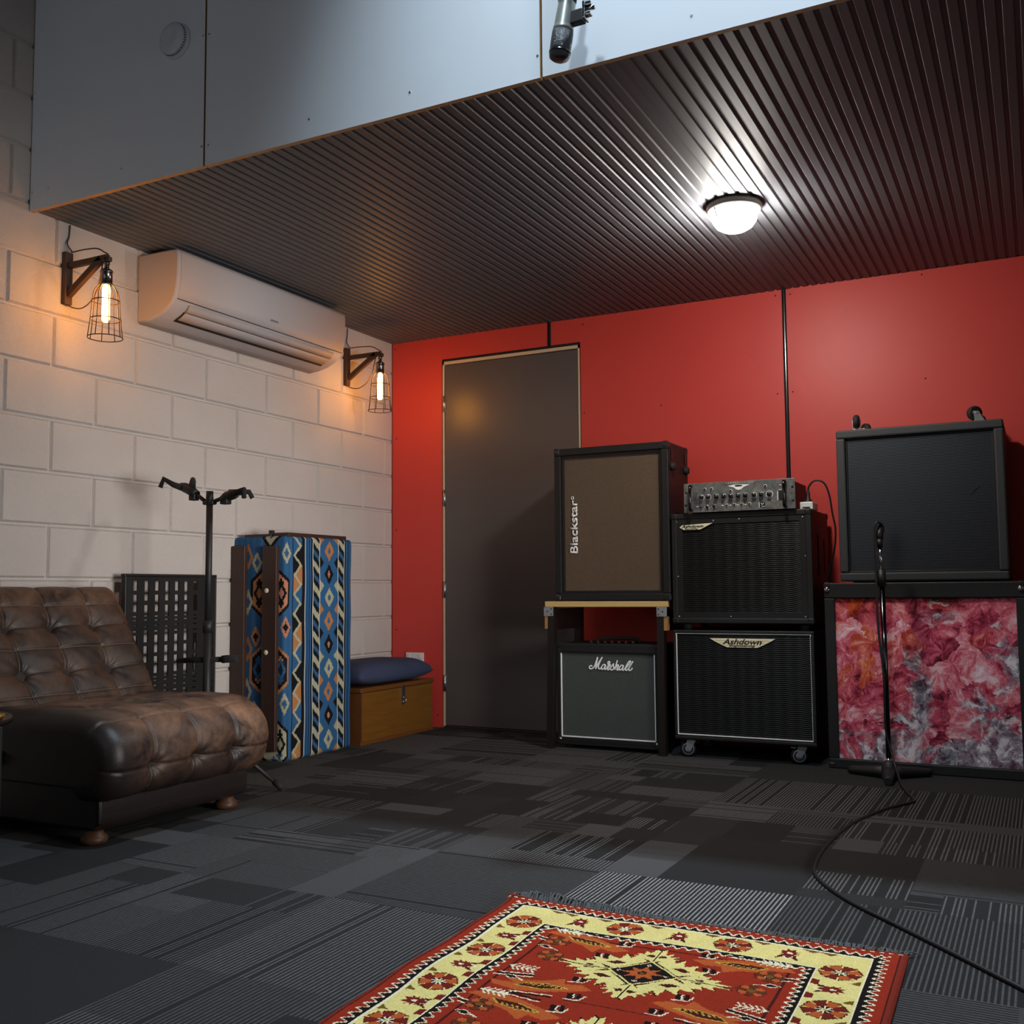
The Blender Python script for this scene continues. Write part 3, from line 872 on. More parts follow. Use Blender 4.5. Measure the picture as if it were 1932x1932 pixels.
def build_bench():
    """kilim covered bench stood on its end against the wall"""
    x1, y0, y1, zt = .298, -1.285, -.800, .996
    t = thing('kilim_bench', 'blue kilim patterned bench stood upright on its end against the wall', 'bench', (.15, (y0 + y1) / 2, 0))
    blue, navy, blk = srgb(46, 88, 128), srgb(28, 48, 76), srgb(21, 20, 23)
    crm, org, pnk, wht = srgb(162, 159, 134), srgb(166, 112, 72), srgb(180, 120, 94), srgb(188, 187, 182)
    du, dz = .0049, .0056
    UA = .298; UB = y1 - y0
    nu, nz = int((UA + UB) / du), int(zt / dz)
    du, dz = (UA + UB) / nu, zt / nz
    C = np.zeros((nu, nz, 3), np.float32)
    U = (np.arange(nu) + .5) * du; Z = (np.arange(nz) + .5) * dz
    uu, zz = np.meshgrid(U, Z, indexing='ij')
    C[:] = blue
    def put(mask, c): C[mask] = c
    def y(v): return UA + (v - y0)
    def dia(cu, cz, a, b): return (np.abs(uu - cu) / a + np.abs(zz - cz) / b) < 1
    # streaks of the blue ground
    C *= (1 + .10 * np.sin(U * 173)[:, None, None])
    # hexagon medallions wrap the corner
    def hexm(cu, cz, hw, hh): return ((np.abs(uu - cu) < hw) & (np.abs(zz - cz) < hh - .75 * np.maximum(0, np.abs(uu - cu) - hw * .30)))
    for cz, out, inn, mid in ((.740, blk, org, pnk), (.400, org, blk, navy), (.075, blk, crm, wht)):
        put(hexm(.212, cz, .113, .118), out); put(hexm(.212, cz, .101, .103), inn)
        if inn is org: put(hexm(.212, cz, .101, .103) & (uu > .24), pnk)
        if inn is blk: put(hexm(.212, cz, .086, .086), srgb(30, 38, 52))
        cr = blk if inn is not blk else org
        for k, (a, bb) in enumerate([(-.062, .045), (-.062, -.045), (.062, .045), (.062, -.045), (0, .0), (-.03, .068), (.03, -.068), (.03, .068), (-.03, -.068)]):
            c2 = cr if k % 3 else (blue if inn is not org else blk)
            put(((np.abs(uu - .212 - a) < .016) & (np.abs(zz - cz - bb) < .0062)) | ((np.abs(uu - .212 - a) < .006) & (np.abs(zz - cz - bb) < .018)), c2)
        put(dia(.150, cz, .034, .052) & ~dia(.150, cz, .018, .028), blk if inn is not blk else blue)
        put(dia(.275, cz, .034, .052) & ~dia(.275, cz, .018, .028), blk if inn is not blk else blue)
    # small diamonds
    for cu, cz, c, inn in [(.137, .878, crm, blue), (.306, .918, crm, blue), (.133, .545, org, blk), (.303, .588, pnk, blk), (.128, .215, crm, blue), (.300, .252, crm, blue)]:
        put(dia(cu, cz, .031, .050), c); put(dia(cu, cz, .015, .024), inn)
    # motif cut by the left edge, and at the top
    for cz, c in ((.905, org), (.70, crm), (.49, org), (.30, crm), (.12, org)):
        put(dia(.085, cz, .030, .060), c); put(dia(.085, cz, .014, .03), blue)
    put(dia(.212, 1.01, .07, .075), blk); put(dia(.212, 1.015, .056, .060), crm); put(dia(.212, 1.01, .02, .03), blue)
    put((np.abs(uu - .173) < .0026) & (np.sin(zz * 230) > -.2), crm)
    # face towards the room: bands
    def band(a, b, c): put((uu >= y(a)) & (uu < y(b)), c)
    band(-1.238, -1.233, blk)
    band(-1.233, -1.176, crm)
    per = .0875
    for k in range(-1, 13):
        cz = .953 - k * per
        put((uu >= y(-1.233)) & (uu < y(-1.176)) & ((uu - y(-1.233)) / .042 + np.abs(zz - cz) / .042 < 1), (blue, blk, org)[k % 3])
        cz2 = cz - per / 2
        put((uu >= y(-1.233)) & (uu < y(-1.176)) & ((y(-1.176) - uu) / .042 + np.abs(zz - cz2) / .042 < 1), (blue, blk, org)[(k + 1) % 3])
    band(-1.176, -1.157, blk); band(-1.157, -1.152, wht)
    band(-1.152, -1.112, blue); band(-1.140, -1.135, navy); band(-1.126, -1.121, blk)
    band(-1.112, -1.102, blk); band(-1.102, -1.096, wht)
    def barber(a, b):
        m = (uu >= y(a)) & (uu < y(b))
        ph = ((zz + (uu - y(a)) * .95) / .1085 + .02) % 1.0
        for lo, hi, c in ((0, .30, crm), (.30, .55, blk), (.55, .76, blue), (.76, 1.01, blk)):
            put(m & (ph >= lo) & (ph < hi), c)
    barber(-1.096, -1.051)
    band(-1.051, -1.046, wht); band(-1.046, -.909, blue); band(-.909, -.904, wht)
    barber(-.904, -.858)
    band(-.858, -.853, wht); band(-.853, -.843, blk); band(-.832, -.827, blk); band(-.820, -.816, navy); band(-.806, -.80, navy)
    cyc = [(org, blue), (blk, pnk), (crm, blue)]
    for k in range(9):
        cz = .936 - k * .1092
        c, inn = cyc[k % 3]
        m = (uu >= y(-1.046)) & (uu < y(-.909))
        put(dia(y(-.977), cz, .036, .048) & m, c)
        put((np.abs(uu - y(-.977)) < .0055) & (np.abs(zz - cz) < .0145), inn); put((np.abs(uu - y(-.977)) < .0105) & (np.abs(zz - cz) < .0062), inn)
        c3 = (blk, crm, org)[k % 3]
        for e in (-1.046, -.909):
            put(dia(y(e), cz - .0546, .030, .030) & m, c3)
    for e in (-1.046, -.909): put(dia(y(e), .99, .030, .030) & (uu >= y(-1.046)) & (uu < y(-.909)), org)
    # positions: path round the corner with a soft radius
    R = .018
    ug = np.arange(nu + 1) * du; zg = np.arange(nz + 1) * dz
    P = np.zeros((nu + 1, nz + 1, 3))
    for i, u in enumerate(ug):
        if u < UA - R: p = (u + .003, y0); nn = (0, -1)
        elif u > UA + R: p = (x1, y0 + (u - UA)); nn = (1, 0)
        else:
            a = (u - (UA - R)) / (2 * R) * PI / 2
            p = (x1 - R + R * math.sin(a) + .0, y0 + R - R * math.cos(a)); nn = (math.sin(a), -math.cos(a))
        puff = .006 * math.sin(min(1, max(0, u / UA)) * PI) if u < UA else .006 * math.sin((u - UA) / UB * PI)
        seam = -.006 * math.exp(-((u - .173) / .006) ** 2)
        for j, z in enumerate(zg):
            e = min(z, zt - z)
            rz = -.012 * max(0, 1 - e / .014) ** 2
            wv = .0016 * math.sin(z * 21 + u * 9)
            k = puff + seam + rz + wv
            P[i, j] = (p[0] + nn[0] * k, p[1] + nn[1] * k, z)
    me = color_grid('kilim_cover', P, C, M['kilim'])
    for p in me.polygons: p.use_smooth = True
    me.transform(Matrix.Translation((0, 0, 0)))
    link('kilim_cover', me, M['kilim'], t)
    b = B()
    b.box(.004, x1 - .014, y0 + .014, y1, .004, zt - .002, .006)
    b.build('padding', simple('plain_blue_cover', blue, .85, 0, .12, 40), t)
    for xa, xb, za, zb, yy in ((.004, .082, .075, .955, y0 - .026), (.186, .266, .045, .950, y0 - .026)):
        B().box(xa, xb, yy, y0 - .003, za, zb, .003).build('slat', M['dark_slat'], t)
    for z in (.752, .478):
        B().lathe([(0, 0), (.011, 0), (.011, .003), (.008, .006), (0, .0065)], (.214, y0 - .026, z), (0, -1, 0), 20).build('dowel_cap', simple('cream_dowel', srgb(206, 198, 172), .5), t)
    b = B().box(.206, .292, -1.262, -.83, zt - .003, zt + .016, .002)
    b.build('end_board', M['dark_slat'], t)
    B().box(.045, .200, -1.270, -.83, zt - .003, zt + .012, .002).build('end_board', M['dark_slat'], t)
    B().box(.126, .146, -1.20, -1.18, zt + .011, zt + .034, .002).build('peg', M['dark_slat'], t)
build_bench()

def build_panel():
    """black slotted plastic shelf panel leaning on the wall"""
    xa, th = .076, .006
    y0, y1, z1 = -1.979, -1.481, .822
    t = thing('slotted_plastic_panel', 'black slotted plastic panel leaning on the block wall behind the guitar stand', 'panel', (xa, (y0 + y1) / 2, 0))
    # columns of slots, centres along y; z intervals that are open
    cols = [252.3, 272.2, 291.3, 310.2, 328.6, 346.9, 364.7, 382.5, 397.7]
    ycs = [y0 + (c - 235) / (407 - 235) * (y1 - y0) for c in cols]
    kz = lambda p: z1 - (p - 150) / 7.43 * .00228
    odd = [(245, 370), (425, 645), (700, 716), (748, 770), (812, 832), (893, 910), (955, 1185), (1235, 1455), (1500, 1516), (1545, 1560), (1610, 1628), (1690, 1706), (1760, 1980), (2030, 2260), (2310, 2330), (2480, 2710), (2770, 2990), (3090, 3290)]
    even = [(245, 500), (560, 710), (745, 762), (835, 852), (885, 1045), (1095, 1310), (1365, 1510), (1545, 1560), (1620, 1640), (1685, 1850), (1900, 2110), (2170, 2310), (2480, 2710), (2770, 2990), (3090, 3290)]
    right = [(935, 1140), (1190, 1395), (1620, 1655), (1705, 1910), (1960, 2160), (2480, 2710), (2770, 2990)]
    hw = .0108
    b = B()
    prev = y0
    for k, yc in enumerate(ycs):
        if k == 7: continue
        b.box(xa - th, xa, prev, yc - hw, .0, z1)
        prev = yc + hw
        iv = right if k == 8 else (odd if k % 2 == 0 else even)
        zt = z1
        for a, c in iv:
            za, zb = kz(a), kz(c)
            if zb < .03: break
            b.box(xa - th, xa, yc - hw, yc + hw, za, zt); zt = zb
        b.box(xa - th, xa, yc - hw, yc + hw, 0, zt)
    b.box(xa - th, xa, prev, y1, 0, z1)
    bmesh.ops.remove_doubles(b.bm, verts=b.bm.verts, dist=1e-5)
    b.build('slotted_sheet', M['black_plastic'], t)
    r = B().box(xa - .022, xa + .004, y0 - .008, y1 + .002, z1 - .012, z1, .004).box(xa - .022, xa + .003, y0 - .004, y0 + .008, 0, z1, .003).box(xa - .022, xa + .003, y1 - .006, y1 + .002, 0, z1, .003)
    r.build('rim', M['black_plastic'], t)
build_panel()

def build_guitar_stand():
    px, py = .482, -1.95
    t = thing('guitar_stand', 'tall black double guitar stand with two neck yokes behind the leather chair', 'guitar stand', (px, py, 0))
    B().cyl((px, py, .12), (px, py, .62), .0155, n=20).cyl((px, py, .60), (px, py, 1.085), .0125, n=20).cyl((px, py, .595), (px, py, .640), .0185, n=20).build('pole', M['black_metal'], t)
    B().cyl((px, py, 1.078), (px, py, 1.130), .0145, .0135, 18).box(px - .026, px + .026, py - .013, py + .013, 1.078, 1.094, .004).build('pole_head', M['black_plastic'], t)
    # neck arms and yokes: two hooks each with a release block
    def yoke(pts_arm, body, hook, hook2):
        B().tube(pts_arm, .0075, 10).build('neck_arm', M['black_metal'], t)
        b = B()
        b.tube(body, [.019] * (len(body) - 1) + [.014], 10)
        y = B()
        o = b.build('yoke', M['black_plastic'], t)
        B().tube(hook, [.013, .011, .010, .009], 10, smooth_path=0).build('hook', M['foam'], o)
        B().tube(hook2, [.014, .012, .010, .009], 10).build('hook', M['foam'], o)
    V = lambda x, z, dy=0: (px + x, py + dy, z)
    yoke([V(-.016, 1.088), V(-.055, 1.113), V(-.072, 1.123)], [V(-.070, 1.118), V(-.092, 1.135), V(-.130, 1.152), V(-.150, 1.158)],
         [V(-.135, 1.150, -.01), V(-.170, 1.163, -.02), V(-.206, 1.186, -.035), V(-.217, 1.152, -.04)], [V(-.092, 1.152, .0), V(-.118, 1.176, .03), V(-.142, 1.188, .055), V(-.160, 1.165, .07)])
    yoke([V(.016, 1.088), V(.045, 1.096), V(.066, 1.102)], [V(.068, 1.092), V(.084, 1.105), V(.118, 1.112), V(.135, 1.113)],
         [V(.120, 1.112, -.008), V(.155, 1.118, -.015), V(.196, 1.124, -.03), V(.202, 1.092, -.035)], [V(.095, 1.118, .0), V(.125, 1.122, .03), V(.150, 1.124, .05), V(.158, 1.100, .06)])
    B().box(px - .096, px - .066, py - .014, py + .014, 1.098, 1.124, .004).build('yoke_block', M['black_plastic'], t)
    B().box(px + .062, px + .098, py - .014, py + .014, 1.076, 1.100, .004).build('yoke_block', M['black_plastic'], t)
    # body rest with foam ends
    B().tube([(px - .13, py - .02, .487), (px - .02, py, .492), (px + .06, py + .02, .494)], .0105, 10).build('body_rest', M['foam'], t)
    B().cyl((px + .028, py + .01, .4935), (px + .062, py + .02, .4945), .0085, n=12).build('rest_sleeve', M['zinc'], t)
    B().tube([(px + .058, py + .018, .494), (px + .075, py + .022, .496), (px + .118, py + .03, .497)], .0145, 12).build('rest_foam', M['foam'], t)
    B().cyl((px, py, .19), (px, py, .25), .024, n=20).build('leg_collar', M['black_plastic'], t)
    foot = Vector((.715, -1.80, .014)); st = Vector((px + .015, py + .01, .235)); v = foot - st
    for fx, fy in ((.715, -1.80), (.36, -1.73), (.40, -2.024)):
        a1 = Vector((fx, fy, .014)); dv = Vector((fx - px, fy - py, 0)).normalized()
        a0 = Vector((px, py, .235)) + dv * .018
        l = B().tube([a0, a0.lerp(a1, .5), a1], .0085, 10).build('leg', M['black_metal'], t)
        B().tube([a0.lerp(a1, .90), a0.lerp(a1, .98), a1 + (a1 - a0).normalized() * .012], [.0125, .0135, .011], 12).build('rubber_foot', M['rubber'], l)
build_guitar_stand()

def build_chair():
    """armless tufted leather chair, back to the block wall"""
    y0, y1 = -2.752, -2.042
    cw = (y1 - y0) / 4
    t = thing('leather_chair', 'armless brown tufted leather chair with worn seat against the block wall', 'armchair', (.42, (y0 + y1) / 2, 0))
    ybut = [y0 + cw * k for k in (1, 2, 3)]
    def cushion(name, path, buttons, rows, R, deep, wearf, nseg=110, ny=110, sgn=1):
        """skin swept along y over a profile path; buttons given as arc positions along the path"""
        pts = catmull([Vector((p[0], 0, p[1])) for p in path], 12)
        L = [0]
        for a, c in zip(pts, pts[1:]): L.append(L[-1] + (c - a).length)
        tot = L[-1]
        prof = []
        k = 0
        for i in range(nseg + 1):
            s = tot * i / nseg
            while k < len(L) - 2 and L[k + 1] < s: k += 1
            f = (s - L[k]) / max(1e-9, L[k + 1] - L[k])
            p = pts[k].lerp(pts[k + 1], f); d = (pts[k + 1] - pts[k]).normalized()
            prof.append((s, p, Vector((-d.z, 0, d.x)) * sgn))
        b = bmesh.new(); g = []; wear = []; nrm = []
        cr = [buttons[0] - (buttons[1] - buttons[0] if len(buttons) > 1 else .2)] + list(buttons)
        for s, p, n in prof:
            row = []
            for j in range(ny + 1):
                v = j / ny; yy = y0 + v * (y1 - y0)
                e = min(yy - y0, y1 - yy)
                d = 0
                if e < R: d -= R * (1 - math.sqrt(max(0, 1 - (1 - e / R) ** 2)))
                for yb in ybut:
                    for sb in buttons:
                        q = math.hypot(yy - yb, s - sb)
                        d -= deep * math.exp(-(q / .020) ** 2) + deep * .50 * math.exp(-(q / .060) ** 2)
                    d -= .0065 * math.exp(-((yy - yb) / .0050) ** 2) + .0035 * math.exp(-((yy - yb) / .028) ** 2)
                for sr in rows:
                    d -= .0050 * math.exp(-((s - sr) / .0045) ** 2) + .0022 * math.exp(-((s - sr) / .024) ** 2)
                # fine creases radiating from buttons
                for yb in ybut:
                    for sb in buttons:
                        q = math.hypot(yy - yb, s - sb)
                        if .004 < q < .11:
                            a = math.atan2(yy - yb, s - sb)
                            d -= .0022 * math.exp(-q / .05) * (1 + math.sin(9 * a + 31 * yb))
                d += .0025 * math.sin(17 * yy + 9 * s) * math.sin(23 * s)
                co = p + n * d
                row.append(b.verts.new((co.x, yy, co.z))); nrm.append(n)
                wear.append(wearf(s, yy, e))
            g.append(row)
        for i in range(nseg):
            for j in range(ny):
                f = b.faces.new((g[i][j], g[i][j + 1], g[i + 1][j + 1], g[i + 1][j])); f.smooth = True
        for side in (0, ny):
            f = b.faces.new([r[side] for r in g])
        b.faces.new([*g[0]][::-1] + [*g[-1]]) if False else None
        G = [[v.co.copy() for v in r] for r in g]
        bmesh.ops.recalc_face_normals(b, faces=b.faces)
        me = bpy.data.meshes.new(name); b.verts.index_update(); b.to_mesh(me); b.free()
        a = me.attributes.new('wear', 'FLOAT', 'POINT')
        a.data.foreach_set('value', np.array(wear, np.float32))
        o = link(name, me, M['leather'], t)
        # buttons
        for sb in buttons:
            s, p, n = min(prof, key=lambda q: abs(q[0] - sb))
            for yb in ybut:
                c = p + n * (-deep * 1.75 - .010)
                B().lathe([(0, .0075), (.006, .0065), (.0105, .003), (.0115, 0), (0, 0)], (c.x, yb, c.z), n, 16).build('button', M['leather'], o)
        # stitched seams: thin welts lying in the creases
        w = B()
        for sr in rows:
            if sr in buttons: continue
            k = min(range(len(prof)), key=lambda q: abs(prof[q][0] - sr))
            w.tube([G[k][j] + prof[k][2] * .0004 for j in range(3, ny - 2, 3)], .0013, 5)
        for yb in ybut:
            j = round((yb - y0) / (y1 - y0) * ny)
            w.tube([G[k][j] + prof[k][2] * .0004 for k in range(6, nseg - 5, 3)], .0013, 5)
        w.build('stitched_seam', M['seam'], o)
        return o, prof
    # seat: from under the back, over the top, round the front and beneath
    seat_path = [(.16, .386), (.30, .388), (.45, .386), (.62, .392), (.74, .388), (.82, .366), (.872, .318), (.890, .260), (.884, .205), (.860, .158), (.812, .132), (.74, .126)]
    def wseat(s, y, e):
        k = min(1., max(0., (y - y0 - .025) / .11)); k = k * k * (3 - 2 * k)
        return k * wseat_top(s, y)
    def wseat_top(s, y):
        return .95 if s < .66 else max(.0, .95 - (s - .66) * 3.2) + (.5 if (y > y1 - .16 and s < .95) else 0)
    cushion('seat', seat_path, [.46, .835], [.655, .835, .985], .055, .020, wseat, 240, 210)
    back_path = [(.385, .325), (.352, .372), (.312, .440), (.268, .514), (.222, .590), (.174, .668), (.136, .728), (.106, .760), (.076, .770), (.048, .756), (.030, .71), (.026, .60)]
    def wback(s, y, e): return .30 + .55 * math.exp(-((s - .50) / .07) ** 2) + .5 * math.exp(-(e / .03) ** 2)
    cushion('backrest', back_path, [.190, .365], [.10, .190, .278, .365, .45], .050, .020, wback, 190, 210, -1)
    # solid inner bodies
    B().box(.06, .76, y0 + .05, y1 - .05, .135, .345, .03, 3).build('seat_core', M['leather'], t)
    b = B().prism([(.026, .20), (.33, .20), (.31, .39), (.12, .69), (.08, .725), (.026, .68)], 'y', y0 + .012, y1 - .012, .01)
    b.build('back_core', M['leather'], t)
    # base plinth with rounded front, and side panels
    base = [(.07, .038), (.765, .038), (.781, .062), (.784, .110), (.776, .160), (.74, .185), (.07, .185)]
    B().prism(base, 'y', y0 + .052, y1 - .014, .012).build('base', M['leather'], t)
    B().tube([(.783, y0 + .056, .06), (.785, y0 + .054, .11), (.778, y0 + .054, .158), (.75, y0 + .054, .185), (.66, y0 + .054, .235), (.5, y0 + .054, .262), (.3, y0 + .054, .268)], .004, 8, smooth_path=4).build('side_welt', M['leather'], t)
    for x, y in ((.742, y0 + .075), (.742, y1 - .08), (.13, y0 + .075), (.13, y1 - .08)):
        B().lathe([(0, 0), (.028, 0), (.037, .004), (.040, .013), (.037, .023), (.028, .030), (.025, .040), (0, .040)], (x, y, 0), n=28).build('bun_foot', M['foot_wood'], t)
build_chair()

def build_side_table():
    cx, cy, zt = .602, -3.175, .400
    t = thing('side_table', 'black side table cut off by the left edge in front of the leather chair', 'side table', (cx, cy, 0))
    B().lathe([(0, 0), (.250, 0), (.255, .003), (.255, .015), (.252, .018), (0, .018)], (cx, cy, zt - .006), n=64).build('table_top', M['black_wood'], t)
    for a in (.44, .44 + PI / 2, .44 + PI, .44 - PI / 2):
        x, y = cx + .243 * math.cos(a), cy + .243 * math.sin(a)
        B().box(x - .012, x + .012, y - .012, y + .012, 0, zt - .005, .002).build('leg', M['black_metal'], t)
    o = B().lathe([(0, 0), (.034, 0), (.039, .005), (.041, .014), (.039, .014), (.036, .007), (0, .004)], (.800, -3.080, zt + .0122), n=40).build('brass_dish', M['brass'], None, (.800, -3.080, zt + .0122))
    tag(o, 'small brass dish on the black side table at the left edge', 'dish')
build_side_table()

def build_outlet():
    x, z = .155, .365
    t = thing('power_outlet', 'white wall power outlet on the red wall above the blue cushion', 'power outlet', (x, 0, z))
    B().box(x - .058, x + .058, -.009, .0, z - .038, z + .038, .003).build('face_plate', M['white_plastic'], t)
    for dx in (-.036, .036):
        B().box(x + dx - .008, x + dx + .008, -.0115, -.008, z + .008, z + .028, .002).build('switch', M['white_plastic'], t)
        B().box(x + dx - .010, x + dx - .007, -.0093, -.0088, z - .016, z - .004).box(x + dx + .007, x + dx + .010, -.0093, -.0088, z - .016, z - .004).build('socket_slot', M['ink'], t)
build_outlet()

# ------------------------------------------------------------------ amplifiers along the red wall
YF = -.44
def corners(x0, x1, y0, y1, z0, z1, r, parent, mat='corner', name='corner_cap', only_front=False):
    first = None
    for x in (x0, x1):
        for y in ((y0,) if only_front else (y0, y1)):
            for z in (z0, z1):
                sx = 1 if x == x0 else -1; sy = 1 if y == y0 else -1; sz = 1 if z == z0 else -1
                e = .0025
                b = B()
                b.box(min(x - sx * e, x + sx * r), max(x - sx * e, x + sx * r), min(y - sy * e, y + sy * r), max(y - sy * e, y + sy * r), min(z - sz * e, z + sz * r), max(z - sz * e, z + sz * r), r * .30, 3)
                b.cyl((x + sx * r * .6, y - sy * (e - .0005), z + sz * r * .6), (x + sx * r * .6, y - sy * (e + .0015), z + sz * r * .6), .0035, .0025, 10)
                b.build(name, M[mat], parent)

def caster(b_name, parent, c, down, ang, r=.034, w=.024, plate=(.046, .036), mats_=('rubber', 'zinc', 'chrome'), hub=None):
    """swivel caster: c = centre of its plate on the cabinet, down = -1 under a cabinet, +1 on top"""
    cx, cy, cz = c
    q = Matrix.Rotation(ang, 3, 'Z')
    h = r * 2 + .012
    off = q @ Vector((0, .016, 0))
    wc = Vector((cx + off.x, cy + off.y, cz + down * (h - r)))
    ax = q @ Vector((1, 0, 0))
    f = B()
    f.box(cx - plate[0] * .5, cx + plate[0] * .5, cy - plate[1] * .5, cy + plate[1] * .5, min(cz, cz + down * .003), max(cz, cz + down * .003), .001)
    f.cyl((cx, cy, cz + down * .003), (cx, cy, cz + down * .010), .017, n=20)
    for s in (-1, 1):
        p = ax * (s * (w / 2 + .003))
        # tapering fork cheek
        b2 = bmesh.new()
        dirv = q @ Vector((0, 1, 0))
        top = [Vector((cx, cy, cz + down * .009)) + p + dirv * a for a in (-.018, .022)]
        bot = [wc + p + dirv * a + Vector((0, 0, down * dz)) for a, dz in ((.010, .007), (-.010, .007))]
        poly = [top[0], top[1], bot[0], bot[1]]
        A = [b2.verts.new(v) for v in poly]; C2 = [b2.verts.new(v + ax * (s * .002)) for v in poly]
        b2.faces.new(A); b2.faces.new(C2[::-1])
        for k in range(4): b2.faces.new((A[k], C2[k], C2[(k + 1) % 4], A[(k + 1) % 4]))
        bmesh.ops.recalc_face_normals(b2, faces=b2.faces)
        f._add(b2)
    f.box(cx - .016, cx + .016, cy - .016, cy + .016, min(cz + down * .006, cz + down * .0115), max(cz + down * .006, cz + down * .0115), .001)
    f.cyl(wc - ax * (w / 2 + .007), wc + ax * (w / 2 + .007), .005, n=12)
    o = f.build('caster', M[mats_[1]], parent)
    wb = B().lathe([(0, -w / 2), (r * .78, -w / 2), (r, -w / 2 + .004), (r, w / 2 - .004), (r * .78, w / 2), (0, w / 2)], wc, ax, 32)
    wb.build('wheel', M[mats_[0]], o)
    hb = B().ring(r * .66, r * .76, -w / 2 - .0012, w / 2 + .0012, wc, ax, 32)
    hb.lathe([(0, -w / 2 - .0008), (r * .44, -w / 2 - .0008), (r * .44, w / 2 + .0008), (0, w / 2 + .0008)], wc, ax, 28)
    hb.build('hub', M[hub or 'wheel_hub'], o)
    return o

def build_stool():
    x0, x1, y0, y1 = 1.171, 1.784, YF, -.085
    t = thing('wooden_stand', 'black legged stand with pale wooden top carrying the brown fronted speaker cabinet', 'stand', ((x0 + x1) / 2, (y0 + y1) / 2, 0))
    b = B().box(x0, x1, y0 - .002, y1, .664, .6905, .003)
    b.build('table_top', M['bench_top'], t)
    for (xb, xt) in ((1.187, 1.2025), (1.7445, 1.746)):
        for y in (y0 + .020, y1 - .022):
            lw = .0165
            bb = bmesh.new()
            A = [bb.verts.new((xb + sx * lw, y + sy * .018, 0)) for sx, sy in ((-1, -1), (1, -1), (1, 1), (-1, 1))]
            C2 = [bb.verts.new((xt + sx * lw, y + sy * .018, .664)) for sx, sy in ((-1, -1), (1, -1), (1, 1), (-1, 1))]
            bb.faces.new(A[::-1]); bb.faces.new(C2)
            for k in range(4): bb.faces.new((A[k], A[(k + 1) % 4], C2[(k + 1) % 4], C2[k]))
            w = B(); w._add(bb); w.build('leg', M['black_wood'], t)
    for x in (1.2025, 1.746):
        B().box(x - .010, x + .010, y0 + .038, y1 - .04, .555, .655, .002).build('side_rail', M['black_wood'], t)
    B().box(1.22, 1.73, y1 - .034, y1 - .012, .575, .655, .002).build('back_rail', M['black_wood'], t) if False else None
    for xa, xb in ((1.166, 1.214), (1.731, 1.779)):
        o = B().box(xa, xb, y0 - .0035, y0 + .0015, .621, .6635, .001).build('steel_bracket', M['zinc'], t)
        b = B()
        for dx, z in ((.40, .643), (.82, .655), (.82, .630)):
            xx = xa + (xb - xa) * (dx if xa < 1.5 else 1 - dx)
            b.cyl((xx, y0 - .0034, z), (xx, y0 - .0042, z), .0035, n=10)
        b.build('screw_hole', M['ink'], o)
    B().box(1.168, 1.1862, y0 + .002, y0 + .035, .560, .6205, .001).build('corner_block', M['oak'], t)
    B().box(1.7625, 1.779, y0 + .002, y0 + .035, .558, .6205, .001).build('corner_block', M['oak'], t)
build_stool()

def build_brown_cab():
    x0, x1, y0, y1, z0, z1 = 1.226, 1.798, YF, -.145, .6935, 1.418
    t = thing('speaker_cabinet', 'tall black speaker cabinet with brown grille cloth on the wooden stand', 'speaker', ((x0 + x1) / 2, (y0 + y1) / 2, z0))
    b = B().box(x0, x1, y0 + .03, y1, z0, z1, .006)
    b.frame(x0, x1, z0, z1, .034, y0, y0 + .035, .004)
    b.build('shell', M['tolex'], t)
    b = B().frame(x0 + .033, x1 - .033, z0 + .033, z1 - .033, .014, y0 + .010, y0 + .034, .002)
    b.build('baffle_frame', M['black_plastic'], t)
    B().box(x0 + .046, x1 - .046, y0 + .020, y0 + .034, z0 + .046, z1 - .046).build('grille_cloth', M['brown_cloth'], t)
    corners(x0, x1, y0, y1, z0, z1, .030, t)
    text_mesh('Blackstar', 1.298, 1.338, .918, 1.170, y0 + .0195, .004, vertical=True, bold=.014).build('lettering', M['lettering'], t)
    b = B().tube([(1.314 + .0065 * math.cos(2 * PI * k / 20), y0 + .017, 1.181 + .0065 * math.sin(2 * PI * k / 20)) for k in range(20)], .0018, 6, closed=True)
    b.build('ring_mark', M['lettering'], t)
    # side: handle straps and rubber feet
    for y in (-.395, -.195):
        B().lathe([(0, 0), (.020, 0), (.019, .010), (.016, .020), (0, .021)], (x1 - .001, y, 1.305), (1, 0, 0), 20).build('rubber_foot', M['rubber'], t)
        B().box(x1 - .001, x1 + .004, y - .007, y + .007, 1.335, 1.385, .0015).build('side_strip', M['black_chrome'], t)
build_brown_cab()

